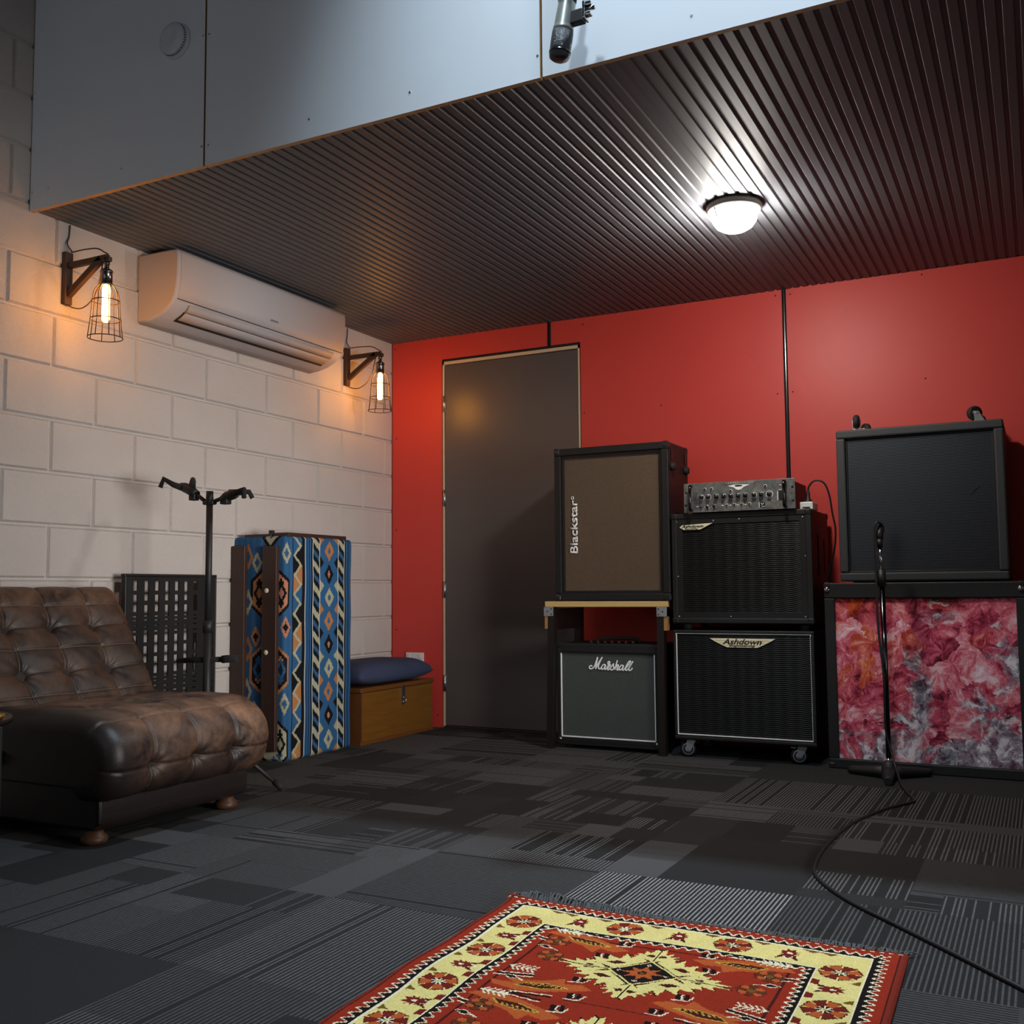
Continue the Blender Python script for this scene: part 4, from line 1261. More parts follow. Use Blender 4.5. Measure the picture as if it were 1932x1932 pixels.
def build_grey_amp():
    x0, x1, y0, y1, z0, z1 = 1.214, 1.724, -.405, -.11, .018, .492
    t = thing('guitar_amplifier', 'black combo amplifier with grey grille cloth under the wooden stand', 'amplifier', ((x0 + x1) / 2, (y0 + y1) / 2, 0))
    b = B().box(x0, x1, y0 + .025, y1, z0, z1, .008)
    b.frame(x0, x1, z0, z1, .020, y0, y0 + .03, .004)
    b.box(x0 + .015, x1 - .015, y0, y0 + .03, z1 - .042, z1 - .012, .004)
    b.box(x0 + .015, x1 - .015, y0, y0 + .03, z0 + .012, z0 + .036, .003)
    b.build('shell', M['tolex'], t)
    B().box(x0 + .019, x1 - .019, y0 + .008, y0 + .026, z0 + .033, z1 - .04).build('grille_cloth', M['grey_cloth'], t)
    b = B()
    b.box(x0 + .019, x0 + .0245, y0 + .002, y0 + .012, z0 + .035, z1 - .042, .001); b.box(x1 - .0245, x1 - .019, y0 + .002, y0 + .012, z0 + .035, z1 - .042, .001)
    b.box(x0 + .019, x1 - .019, y0 + .002, y0 + .012, z0 + .0355, z0 + .041, .001)
    b.build('piping', M['piping'], t)
    B().box(x0 + .019, x1 - .019, y0 + .001, y0 + .010, z1 - .0465, z1 - .0425, .001).build('top_trim', M['steel'] if False else M['corner'], t)
    # script lettering drawn as strokes
    W = lambda X, Y: (1.379 + (X - 200) * 1.503e-4, y0 + .0055, .381 - (Y - 600) * 1.4e-4 + (X - 200) * 4.1e-6)
    st = [[(300, 570), (265, 545), (218, 562), (202, 605), (225, 645), (278, 652), (335, 615), (385, 545), (430, 420), (485, 262)],
          [(484, 262), (470, 345), (438, 510), (410, 655)], [(410, 655), (470, 530), (545, 410), (642, 265)],
          [(642, 265), (590, 360), (535, 470), (508, 570), (515, 630), (550, 657), (592, 628), (612, 595)],
          [(745, 525), (692, 508), (640, 550), (606, 615), (622, 662), (662, 660), (712, 605), (755, 518)], [(755, 518), (722, 610), (718, 660), (748, 668), (792, 615), (838, 535)],
          [(838, 535), (868, 490), (890, 445), (870, 412), (832, 425), (828, 470), (850, 512), (905, 525), (855, 590), (812, 645), (825, 682), (868, 668), (925, 600)],
          [(925, 600), (975, 530), (1018, 488), (1002, 535), (1022, 600), (1008, 655), (955, 690), (912, 668)],
          [(1142, 370), (1102, 500), (1048, 688)], [(1058, 655), (1108, 562), (1158, 520), (1172, 548), (1138, 622), (1122, 674), (1152, 692), (1202, 645)],
          [(1335, 550), (1282, 533), (1230, 575), (1196, 640), (1212, 687), (1252, 685), (1302, 630), (1345, 543)], [(1345, 543), (1312, 635), (1308, 688), (1336, 698), (1382, 650), (1420, 590)],
          [(1385, 650), (1450, 590), (1530, 490), (1572, 420), (1552, 398), (1492, 450), (1425, 580), (1402, 655), (1428, 702), (1472, 680), (1512, 630)],
          [(1512, 630), (1580, 520), (1655, 408)], [(1655, 408), (1575, 530), (1512, 645), (1522, 698), (1562, 702), (1602, 668), (1632, 620)]]
    b = B()
    for s in st:
        pts = catmull([Vector(W(*p)) for p in s], 5)
        b.tube(pts, .0033, 8)
    b.build('script_lettering', M['lettering'], t)
    # controls on top, strap handle
    b = B()
    for k in range(7):
        xx = 1.37 + .035 * k
        b.lathe([(0, 0), (.009, 0), (.0085, .012), (0, .013)], (xx, y0 + .055, z1 - .001), n=14)
    b.build('control_knob', M['black_plastic'], t)
    B().tube([(1.36, -.25, z1), (1.375, -.25, z1 + .016), (1.47, -.25, z1 + .020), (1.565, -.25, z1 + .016), (1.58, -.25, z1)], .008, 8, smooth_path=4).build('strap_handle', M['rubber'], t)
    for x in (x0 + .04, x1 - .04):
        for y in (y0 + .05, y1 - .05):
            B().cyl((x, y, 0), (x, y, z0 + .002), .018, .02, 18).build('rubber_foot', M['rubber'], t)
    for x in (x0 + .002, x1 - .002):
        B().sphere((x + (.012 if x < 1.5 else -.012), y0 - .001, z0 + .026), .008, 1, .5, 1, 12).build('corner_stud', M['chrome'], t)
build_grey_amp()

def wing_badge(x0, x1, z0, z1, y, parent, whole=True):
    """pale winged badge with dark script across it"""
    xm = (x0 + x1) / 2; w = (x1 - x0); h = z1 - z0
    if whole:
        L = lambda f: [x0 + w * f, x1 - w * f]
        steps = [(0, 0.0), (.20, .045), (.40, .095), (.60, .15), (.80, .205), (1.0, .27)]
        poly = []
        for f, e in steps: poly.append((x0 + w * e, z1 - h * f))
        poly += [(x1 - w * e, z1 - h * f) for f, e in steps[::-1]]
    else:
        poly = [(x0 + w * .08, z1 - h * .22), (x1, z1), (x0 + w * .62, z0), (x0 + w * .14, z0), (x0, z0 + h * .42)]
    B().prism(poly, 'y', y - .003, y + .001).build('badge', M['badge'], parent)
    b = B()
    n = 4 if whole else 2
    for k in range(1, n):
        f = k / n
        e = .27 * f + .02
        if whole: b.box(x0 + w * e, x1 - w * e, y - .0034, y - .0028, z1 - h * f - .0006, z1 - h * f + .0006)
        else: b.box(x0 + w * .12, x1 - w * (.1 + .3 * f), y - .0034, y - .0028, z1 - h * f * .6 - .004, z1 - h * f * .6 - .003)
    b.build('badge_line', M['badge_line'], parent)
    if whole:
        text_mesh('Ashdown', x0 + w * .20, x0 + w * .80, z0 + h * .34, z0 + h * .98, y - .0032, .0014, shear=.35, bold=.012).build('lettering', M['ink'], parent)
        text_mesh('Engineering', x0 + w * .30, x0 + w * .70, z0 + h * .03, z0 + h * .30, y - .0032, .0012, shear=.3, bold=.01).build('lettering', M['ink'], parent)
    else:
        text_mesh('Ashdown', x0 + w * .06, x0 + w * .72, z0 + h * .30, z0 + h * .82, y - .0032, .0014, shear=.35, bold=.012).build('lettering', M['ink'], parent)
        text_mesh('Engineering', x0 + w * .16, x0 + w * .56, z0 + h * .02, z0 + h * .24, y - .0032, .0012, shear=.3, bold=.01).build('lettering', M['ink'], parent)

def build_bass_cabs():
    # lower, on casters
    x0, x1, y0, y1, z0, z1 = 1.806, 2.423, YF, -.05, .082, .562
    t = thing('bass_cabinet', 'black bass speaker cabinet with white piping standing on four casters', 'speaker', ((x0 + x1) / 2, (y0 + y1) / 2, 0), 'stacked bass cabinets')
    b = B().box(x0, x1, y0 + .02, y1, z0, z1, .006)
    b.frame(x0, x1, z0, z1, .016, y0 - .002, y0 + .03, .004)
    b.build('shell', M['tolex'], t)
    B().box(x0 + .02, x1 - .016, y0 + .004, y0 + .022, z0 + .022, z1 - .014).build('grille', M['wavy_grille'], t)
    B().frame(1.8185, 2.4115, .102, .5505, .0042, y0 - .001, y0 + .008).build('piping', M['piping'], t)
    wing_badge(1.974, 2.261, .489, .5275, y0 + .003, t)
    for x, ang in ((x0 + .062, PI / 2 + .30), (x1 - .068, PI / 2 + .28)):
        for y in (y0 + .045, y1 - .06):
            a = ang if y < -.3 else ang + .4
            o = caster('caster', t, (x, y, z0), -1, a, .034, .024)
            if x > 2.2 and y < -.3:
                B().box(x - .050, x - .008, y - .012, y + .012, z0 - .018, z0 - .011, .002, rot=Matrix.Rotation(.12, 3, 'Y')).build('brake_lever', M['zinc'], o)
    for x in (1.962, 2.116, 2.30): B().cyl((x, y0 + .004, .541), (x, y0 + .0015, .541), .004, .003, 10).build('grille_screw', M['black_chrome'], t)
    # upper
    x0, x1, y0, y1, z0, z1 = 1.8075, 2.425, YF, -.055, .592, 1.081
    t = thing('bass_cabinet', 'black bass speaker cabinet with a small corner badge, upper of the stack', 'speaker', ((x0 + x1) / 2, (y0 + y1) / 2, z0 - .03), 'stacked bass cabinets')
    b = B().box(x0, x1, y0 + .02, y1, z0, z1, .006)
    b.frame(x0, x1, z0, z1, .024, y0, y0 + .03, .004)
    b.build('shell', M['tolex'], t)
    B().frame(x0 + .024, x1 - .024, z0 + .022, z1 - .022, .026, y0 + .004, y0 + .026).build('grille_rim', M['black_plastic'], t)
    B().box(x0 + .048, x1 - .048, y0 + .008, y0 + .024, z0 + .046, z1 - .046).build('grille', M['wavy_grille'], t)
    wing_badge(1.846, 1.999, 1.0085, 1.036, y0 + .0035, t, False)
    corners(x0, x1, y0, y1, z0, z1, .028, t, 'black_plastic')
    for x, z in ((1.832, 1.046), (2.0, 1.046), (2.116, 1.048), (2.39, 1.046), (1.834, .80), (2.397, .88), (1.836, .622), (2.07, .622), (2.39, .622)):
        B().sphere((x, y0 + .003, z), .004, 1, .5, 1, 10).build('grille_screw', M['steel'], t)
    for x in (x0 + .05, x1 - .05):
        for y in (y0 + .05, y1 - .05):
            B().cyl((x, y, z0 - .0298), (x, y, z0 + .002), .020, .022, 18).build('rubber_foot', M['rubber'], t)
    # recessed side handle
    hx = x1 + .0005
    b = B()
    b.box(x1 - .002, x1 + .003, -.300, -.150, .80, .815, .001).box(x1 - .002, x1 + .003, -.300, -.150, .960, .975, .001).box(x1 - .002, x1 + .003, -.300, -.285, .80, .975, .001).box(x1 - .002, x1 + .003, -.165, -.150, .80, .975, .001)
    b.build('side_handle', M['black_plastic'], t)
build_bass_cabs()

def build_amp_head():
    x0, x1, y0, z0, z1 = 1.874, 2.366, -.455, 1.0835, 1.2145
    t = thing('amplifier_head', 'grey rack amplifier head with a row of knobs on the bass stack', 'amplifier', ((x0 + x1) / 2, -.28, 1.081))
    B().box(x0 + .022, x1 - .024, y0 + .006, -.10, z0, z1 - .002, .003).build('chassis', M['black_metal'], t)
    B().box(x0, x1, y0, y0 + .006, z0, z1, .0015).build('faceplate', M['faceplate'], t)
    for x in (x0 + .036, x1 - .042):
        B().tube([(x, y0 + .002, z1 - .012), (x, y0 - .022, z1 - .014), (x, y0 - .028, z1 - .022), (x, y0 - .028, z0 + .020), (x, y0 - .022, z0 + .012), (x, y0 + .002, z0 + .010)], .0068, 12).build('rack_handle', M['black_chrome'], t)
    kx = [1.957, 1.988, 2.024, 2.057, 2.089, 2.121, 2.153, 2.191, 2.222, 2.257]
    for i, x in enumerate(kx):
        o = B().lathe([(0, 0), (.0095, 0), (.0095, .004), (.0085, .016), (.0070, .0185), (0, .019)], (x, y0, 1.1495), (0, -1, 0), 24).build('knob', M['black_chrome'], t)
        r = .0122 if i < 9 else .0155
        B().ring(r - .002, r, 0, .0008, (x, y0, 1.1495), (0, -1, 0)).build('knob_scale', M['piping'] if i in (0, 1, 7, 9) else M['zinc'], o)
    b = B(); r_ = B()
    for x, z, r in [(1.98, 1.104, .0105), (2.011, 1.105, .0105)]:
        b.cyl((x, y0 + .001, z), (x, y0 - .0008, z), r * .78, n=20)
        r_.ring(r * .8, r, 0, .003, (x, y0, z), (0, -1, 0))
    b.build('jack_hole', M['ink'], t); r_.build('jack_ring', M['chrome'], t)
    b = B()
    for x, z in [(1.972, 1.185), (2.002, 1.185), (2.088, 1.172), (2.240, 1.186), (2.069, 1.109), (2.102, 1.111), (2.136, 1.111), (2.170, 1.111), (1.952, 1.105)]:
        b.cyl((x, y0 + .001, z), (x, y0 - .006, z), .0042, n=14)
    b.build('push_button', M['ink'], t)
    b = B()
    for x, z in [(1.972, 1.185), (2.002, 1.185), (2.088, 1.172), (2.240, 1.186), (2.069, 1.109), (2.102, 1.111), (2.136, 1.111), (2.170, 1.111)]:
        b.ring(.0048, .0066, 0, .0007, (x + .0006, y0, z + .0008), (0, -1, 0), 20)
    for x in (2.053, 2.087, 2.120, 2.154, 1.938): b.box(x - .007, x + .003, y0 - .0006, y0, 1.1085, 1.1115)
    for z in (1.1865, 1.1665): b.box(2.297, 2.309, y0 - .0006, y0, z, z + .002)
    b.box(2.2905, 2.2935, y0 - .0008, y0, 1.121, 1.161)
    for k in range(12): b.box(2.066 + k * .0105, 2.069 + k * .0105, y0 - .0006, y0, 1.2065, 1.209)
    b.build('printed_mark', M['piping'], t)
    b = B()
    for x, z in [(1.886, 1.174), (1.885, 1.117), (2.356, 1.177), (2.356, 1.119)]:
        b.lathe([(0, 0), (.0058, 0), (.0058, .0006), (0, .0006)], (x, y0, z), (0, -1, 0), 16)
    for k in range(8):
        L = .011 + .010 * abs(k - 3.5) / 3.5
        b.box(1.919, 1.919 + L, y0 - .0006, y0, 1.1215 + k * .0068, 1.1242 + k * .0068)
    b.build('slot', M['ink'], t)
    B().box(2.297, 2.314, y0 - .004, y0, 1.124, 1.163, .001).build('rocker_switch', M['black_plastic'], t)
    # winged emblem
    b = B()
    c = (2.1235, 1.1925)
    b.prism([(c[0] - .050, c[1] + .002), (c[0] - .02, c[1] + .006), (c[0] + .02, c[1] + .006), (c[0] + .050, c[1] + .004), (c[0] + .022, c[1] - .005), (c[0] + .012, c[1] - .014), (c[0], c[1] - .018), (c[0] - .012, c[1] - .014), (c[0] - .022, c[1] - .005)], 'y', y0 - .0015, y0)
    o = b.build('emblem', M['piping'], t)
    B().lathe([(0, 0), (.0175, 0), (.0175, .0006), (0, .0006)], (c[0], y0 - .0015, c[1]), (0, -1, 0), 28).box(0, 0, 0, 0, 0, 0).build('emblem_centre', M['ink'], o)
    o2 = bpy.data.objects[o.children[0].name]
    for v in o2.data.vertices: v.co.z = (v.co.z - (c[1] - 1.081)) * .22 + (c[1] - 1.081) + .001
    b = B().box(2.214, 2.2365, y0 - .001, y0, 1.096, 1.1165)
    o = b.build('maker_square', M['ink'], t)
    b = B()
    b.tube([(2.219, y0 - .0013, 1.113), (2.2255, y0 - .0013, 1.107)], .0013, 6).tube([(2.232, y0 - .0013, 1.113), (2.220, y0 - .0013, 1.101)], .0013, 6)
    b.box(2.2105, 2.213, y0 - .001, y0, 1.093, 1.1165).box(2.222, 2.236, y0 - .0012, y0, 1.0975, 1.099)
    b.build('maker_letter', M['piping'], o)
    for x in (x0 + .05, x1 - .05):
        for y in (y0 + .04, -.13):
            B().cyl((x, y, 1.0812), (x, y, z0 + .001), .010, n=14).build('rubber_foot', M['rubber'], t)
build_amp_head()

def build_power():
    x0, x1, y0, y1, z0 = 2.369, 2.4245, -.385, -.275, 1.0815
    t = thing('power_adapter', 'white power adaptor block lying on the bass stack beside the rack amplifier', 'power adapter', ((x0 + x1) / 2, (y0 + y1) / 2, z0))
    B().box(x0, x1, y0, y1, z0, z0 + .034, .004).build('housing', M['white_plastic'], t)
    B().box(x0 + .012, x1 - .012, y0 - .001, y0 + .004, z0 + .006, z0 + .012).build('socket_slot', M['ink'], t)
    px, py = 2.396, -.335
    t2 = thing('power_cable', 'black power cable arching from the white adaptor down behind the cabinets', 'cable', (px, py, z0 + .0345))
    zz = z0 + .0345
    B().lathe([(0, 0), (.018, 0), (.019, .004), (.013, .012), (.009, .018), (.0085, .040), (.006, .05), (0, .05)], (px, py, zz), n=20).build('plug', M['black_plastic'], t2)
    B().tube([(px, py, zz + .046), (px + .006, py, zz + .072), (px + .032, py, zz + .094), (px + .068, py + .004, zz + .082), (px + .088, py + .008, zz + .03), (px + .098, py + .012, zz - .05), (px + .108, py + .018, zz - .12), (px + .100, py + .03, zz - .20), (px + .076, py + .05, zz - .29), (px + .054, py + .08, zz - .40), (px + .052, py + .14, zz - .7), (px + .054, py + .24, .03), (px + .054, py + .28, .006)], .0042, 10, smooth_path=6).build('cord', M['blk_cable'], t2)
build_power()

def build_right_cabs():
    # dyed cloth cabinet on the floor
    x0, x1, y0, y1, z0, z1 = 2.470, 3.226, YF, -.06, .0, .765
    t = thing('dyed_cabinet', 'large black speaker cabinet with pink and red tie dye cloth front', 'speaker', ((x0 + x1) / 2, (y0 + y1) / 2, 0))
    b = B().box(x0, x1, y0 + .025, y1, z0, z1, .008)
    b.box(x0, x1, y0, y0 + .03, .700, z1, .005).box(x0, x1, y0, y0 + .03, z0, .042, .005).box(x0, 2.511, y0, y0 + .03, .042, .700, .003).box(3.193, x1, y0, y0 + .03, .042, .700, .003)
    b.build('shell', M['tolex'], t)
    # cloth with slight pillow and ragged staple line
    N = 40
    P = np.zeros((N + 1, N + 1, 3))
    for i in range(N + 1):
        for j in range(N + 1):
            u, v = i / N, j / N
            P[i, j] = (2.509 + u * .686, y0 + .012 - .006 * math.sin(PI * u) * math.sin(PI * v) + .001 * math.sin(19 * u + 7 * v), .040 + v * .662)
    me = color_grid('tie_dye_front', P, np.ones((N, N, 3)), None)
    for p in me.polygons: p.use_smooth = True
    me.transform(Matrix.Identity(4))
    me.flip_normals() if me.polygons[0].normal.y > 0 else None
    me.materials.clear()
    # object space starts at the lower left corner of the cloth so the dye pattern is placed on the cloth
    o = link('tie_dye_front', me, M['tiedye'], t)
    me.transform(Matrix.Translation(t.location - Vector((2.509, 0, .04))))
    o.location = Vector((2.509, 0, .04)) - t.location
    corners(x0, x1, y0, y1, z0, z1, .026, t, 'black_plastic')
    for x in (2.482, 3.212):
        B().sphere((x, y0 - .002, .737), .012, 1, .55, 1, 16).build('corner_stud', M['chrome'], t)
    b = B()
    for cz in (.230, .196):
        p = [(3.054, y0 + .004, cz + .006), (3.068, y0 + .004, cz + .001), (3.056, y0 + .004, cz - .006)]
        b.tube([p[0], p[1], p[2]], .0009, 6).tube([(3.058, y0 + .004, cz + .005), (3.059, y0 + .004, cz - .005)], .0009, 6)
    b.build('ink_mark', M['ink'], t)
    # perforated grille cabinet standing on it, casters upward
    x0, x1, y0, y1, z0, z1 = 2.535, 3.176, -.425, -.06, .7665, 1.407
    t = thing('grille_cabinet', 'black perforated steel grille cabinet upside down with casters on top', 'speaker', ((x0 + x1) / 2, (y0 + y1) / 2, z0))
    b = B().box(x0, x1, y0 + .035, y1, z0 + .004, z1, .010, 3)
    b.frame(x0, x1, z0 + .004, z1, .036, y0, y0 + .04, .007)
    b.build('shell', M['tolex_grey'], t)
    B().frame(x0 + .035, x1 - .035, z0 + .039, z1 - .035, .008, y0 + .014, y0 + .038, .002).build('recess_edge', M['black_plastic'], t)
    B().box(x0 + .041, x1 - .041, y0 + .020, y0 + .036, z0 + .045, z1 - .041).build('steel_grille', M['perf'], t)
    b = B()
    for k in range(4):
        dx, dz = .022 * k / 3, .020 * k / 3
        b.tube([(3.045 + dx, y0 + .019, 1.113 + dz), (3.058 + dx, y0 + .019, 1.122 + dz)], .0012, 6)
    b.build('small_emblem', M['corner'], t)
    b = B()
    for z in (z0, z0 + .0): 
        for x in (x0 + .06, x1 - .06):
            for y in (y0 + .06, y1 - .06):
                b.cyl((x, y, z0 - .0008), (x, y, z0 + .008), .016, n=16)
        break
    b.build('rubber_foot', M['rubber'], t)
    for x, y, a in ((2.612, y0 + .075, PI + .05), (2.625, y1 - .06, .8), (3.085, y0 + .085, PI / 2 + .45), (3.09, y1 - .06, PI / 2 - .3)):
        caster('caster', t, (x, y, z1), 1, a, .029, .022, (.056, .05), ('rubber', 'white_metal_caster', 'chrome'), 'black_plastic')
M['white_metal_caster'] = simple('bright_zinc', (.72, .72, .70), .3, .55, .06)
build_right_cabs()

# ------------------------------------------------------------------ microphone stand, cable, rug
def build_mic_stand():
    x, y = 2.727, -.602
    t = thing('microphone_stand', 'straight chrome microphone stand on a black three legged base before the dyed cabinet', 'microphone stand', (x, y, 0))
    b = B()
    b.lathe([(0, 0), (.030, 0), (.032, .006), (.030, .045), (.022, .062), (.016, .070), (0, .070)], (x, y, 0), n=28)
    for k, (tx, ty) in enumerate(((2.565, -.535), (2.862, -.478), (2.741, -.752))):
        d = Vector((tx - x, ty - y, 0)); d.normalize()
        b.tube([(x, y, .030), (x + d.x * .06, y + d.y * .06, .024), (tx - d.x * .02, ty - d.y * .02, .0175), (tx, ty, .0165)], [.026, .021, .0168, .0145], 14)
    b.build('base', M['black_metal'], t)
    B().cyl((x, y, .066), (x, y, .080), .0125, n=20).build('base_collar', M['chrome'], t)
    B().cyl((x, y, .07), (x - .003, y, .757), .0105, n=24).build('lower_tube', M['black_chrome'], t)
    B().cyl((x - .003, y, .748), (x - .0035, y, .815), .0165, .0155, 24).build('clutch', M['black_plastic'], t)
    B().cyl((x - .0035, y, .81), (x - .005, y, .905), .0068, n=20).build('upper_tube', M['chrome'], t)
    b = B().cyl((x - .005, y, .902), (x - .006, y, .935), .0105, .0125, 18)
    b.tube([(x - .006, y, .932), (x - .006, y + .006, .955), (x - .004, y + .022, .985)], [.0125, .014, .016], 14)
    b.build('microphone_clip', M['black_plastic'], t)
    c = thing('microphone_cable', 'black cable running down the microphone stand and across the carpet to the right', 'cable', (x, y - .02, .006))
    fl = .0052
    pts = [(x + .004, y + .012, .992), (x - .012, y - .004, 1.002), (x - .022, y - .010, .975), (x - .0215, y - .011, .86), (x - .021, y - .014, .6), (x - .006, y - .019, .4), (x - .006, y - .0165, .2), (x + .010, y - .022, .12), (x + .035, y - .07, .05), (x + .070, y - .20, .012), (2.853, -.985, fl), (2.858, -1.04, fl), (2.826, -1.11, fl), (2.782, -1.22, fl), (2.724, -1.465, fl), (2.703, -1.776, fl), (2.716, -2.02, fl), (2.752, -2.15, fl), (2.848, -2.302, fl), (2.983, -2.451, fl), (3.098, -2.577, fl), (3.227, -2.721, fl), (3.42, -2.93, fl), (3.75, -3.2, fl)]
    B().tube(pts, .0046, 10, smooth_path=7).build('cord', M['blk_cable'], c)
    bb = B()
    for z in (.50,): bb.tube([(x - .018, y - .016, z), (x + .012, y - .012, z)], .0015, 6)
    bb.build('cable_tie', M['black_plastic'], c)
build_mic_stand()

def build_rug():
    WID, LEN, TH = .900, 1.30, .011
    X0, Y0 = 2.119, -2.636
    t = thing('oriental_rug', 'red and cream patterned oriental rug with grey fringe on the carpet', 'rug', (X0 + WID / 2, Y0 - LEN / 2, 0))
    cs = .0030
    nu, nv = int(WID / cs), int(LEN / cs)
    red, dred, rim = srgb(156, 46, 26), srgb(118, 34, 26), srgb(132, 46, 34)
    crm, blk, org, brn = srgb(236, 218, 138), srgb(26, 17, 16), srgb(190, 92, 44), srgb(118, 84, 34)
    dkf, ivo, yel = srgb(74, 26, 20), srgb(244, 232, 196), srgb(206, 168, 70)
    u = (np.arange(nu) + .5) * WID / nu; v = (np.arange(nv) + .5) * LEN / nv
    U, V = np.meshgrid(u, v, indexing='ij')
    C = np.zeros((nu, nv, 3), np.float32); C[:] = red
    Us = np.minimum(U, WID - U)
    def poly(pts, c):
        px = [p[0] for p in pts]; py = [p[1] for p in pts]
        a0, a1 = np.searchsorted(u, min(px)), np.searchsorted(u, max(px)) + 1
        b0, b1 = np.searchsorted(v, min(py)), np.searchsorted(v, max(py)) + 1
        if a1 <= a0 or b1 <= b0: return
        uu, vv = U[a0:a1, b0:b1], V[a0:a1, b0:b1]
        ins = np.zeros(uu.shape, bool); n = len(pts); j = n - 1
        for i in range(n):
            xi, yi, xj, yj = px[i], py[i], px[j], py[j]
            if yi != yj:
                k = ((yi > vv) != (yj > vv)) & (uu < (xj - xi) * (vv - yi) / (yj - yi) + xi)
                ins ^= k
            j = i
        C[a0:a1, b0:b1][ins] = c
    def ell(cu, cv, a, b, c, a0=None):
        m = ((U - cu) / a) ** 2 + ((V - cv) / b) ** 2 < 1
        C[m] = c
    def line(p, q, w, c):
        p, q = np.array(p), np.array(q); d = q - p; L = np.hypot(*d); n = np.array((-d[1], d[0])) / max(L, 1e-6) * w / 2
        poly([tuple(p + n), tuple(q + n), tuple(q - n), tuple(p - n)], c)
    # borders measured as distance from the edge; border width differs far end / sides
    E = np.minimum(Us, V + .0)
    side = Us <= V
    arc = np.where(side, V, U)              # coordinate along the border
    def saw(lo, hi, inv, period, c1, c2):
        """toothed strip between distances lo and hi: c1 under the teeth, thin light outline"""
        m = (E >= lo) & (E < hi)
        tt = np.abs(((arc / period) % 1) - .5) * 2
        h = (E - lo) / (hi - lo)
        hh = 1 - h if inv else h
        C[m & (hh > tt * .9)] = c1
        C[m & (np.abs(hh - tt * .9) < .14)] = c2
    C[E < .012] = rim
    C[(E >= .012) & (E < .016)] = dkf
    C[(E >= .016) & (E < .058)] = red
    saw(.030, .054, False, .024, blk, ivo)
    C[(E >= .050) & (E < .060)] = blk
    C[(E >= .0585) & (E < .062)] = ivo
    C[(E >= .062) & (E < .152)] = crm
    C[(E >= .152) & (E < .156)] = ivo
    C[(E >= .156) & (E < .164)] = blk
    m0 = (E >= .164) & (E < .186); C[m0] = red
    saw(.160, .180, True, .024, blk, ivo)
    C[(E >= .196) & (E < .200)] = dkf
    # white stitched line on the far hem
    C[(np.abs(V - .016) < .0022) & (((U / .018) % 1) < .55)] = ivo
    # border flowers
    def rosette(cu, cv, r, flip=0, centre=True):
        for k in range(8):
            a = PI / 4 * k + PI / 8
            c = (dred, org)[(k + flip) % 2]
            ca, sa = math.cos(a), math.sin(a)
            pts = [(cu + r * (.30 * math.cos(a - .5)), cv + r * (.30 * math.sin(a - .5))), (cu + r * .98 * math.cos(a - .34), cv + r * .98 * math.sin(a - .34)), (cu + r * 1.02 * math.cos(a + .34), cv + r * 1.02 * math.sin(a + .34)), (cu + r * (.30 * math.cos(a + .5)), cv + r * (.30 * math.sin(a + .5)))]
            big = [(cu + (p[0] - cu) * 1.08, cv + (p[1] - cv) * 1.08) for p in pts]
            poly(big, dkf); poly(pts, c)
        if centre:
            ell(cu, cv, r * .36, r * .36, blk)
            for k in range(8):
                a = PI / 4 * k
                line((cu, cv), (cu + r * .40 * math.cos(a), cv + r * .40 * math.sin(a)), .0035, ivo)
            ell(cu, cv, r * .10, r * .10, yel)
    def tulip(cu, cv, s, ang):
        ca, sa = math.cos(ang), math.sin(ang)
        T = lambda p: (cu + s * (p[0] * ca - p[1] * sa), cv + s * (p[0] * sa + p[1] * ca))
        poly([T(p) for p in [(-.9, -.15), (-.3, -.62), (-.2, -.40), (.1, -.75), (.2, -.45), (.55, -.75), (.5, -.35), (1.0, -.35), (.7, 0), (1.0, .35), (.5, .35), (.55, .75), (.2, .45), (.1, .75), (-.2, .40), (-.3, .62), (-.9, .15)]], dred)
        poly([T(p) for p in [(-1.3, -.9), (-.4, -.55), (-.75, -.15), (-.9, -.4)]], dkf)
        poly([T(p) for p in [(-1.3, .9), (-.4, .55), (-.75, .15), (-.9, .4)]], dkf)
        line(T((-1.25, 0)), T((-.55, -.35)), s * .12, ivo); line(T((-1.25, 0)), T((-.55, .35)), s * .12, ivo)
        ell(*T((.1, 0)), s * .24, s * .17, ivo)
    for k in range(7):
        v0 = .163 + .190 * k
        if v0 > LEN: break
        for c0, sg in ((.109, 1), (WID - .109, -1)):
            rosette(c0, v0, .039, k)
            tulip(c0 + sg * .002, v0 + .095, .026, PI if sg > 0 else 0)
            for dv in (-.022, .022):
                poly([(c0 - sg * .044, v0 + .095 + dv * 2.2 - .012), (c0 - sg * .044, v0 + .095 + dv * 2.2 + .010), (c0 - sg * .022, v0 + .095 + dv * 2.2 + .006)], brn)
            for dv in (.055, .125):
                poly([(c0 + sg * .028, v0 + dv), (c0 + sg * .043, v0 + dv - .006), (c0 + sg * .043, v0 + dv + .020), (c0 + sg * .030, v0 + dv + .022)], dred)
    for k, c0 in enumerate((.222, .330, .450, .566, .683)):
        if k % 2: rosette(c0, .106, .039, k)
        else: tulip(c0, .104, .027, PI / 2 * -1)
    for c0 in (.150, .185, .27, .39, .51, .62, .72, .755):
        poly([(c0 - .020, .063), (c0 + .020, .063), (c0 + .004, .078)], brn)
    # star medallions with stepped cream arms
    def mirror(pts, cu, cv, a, b): return [(cu + a * p[0], cv + b * p[1]) for p in pts]
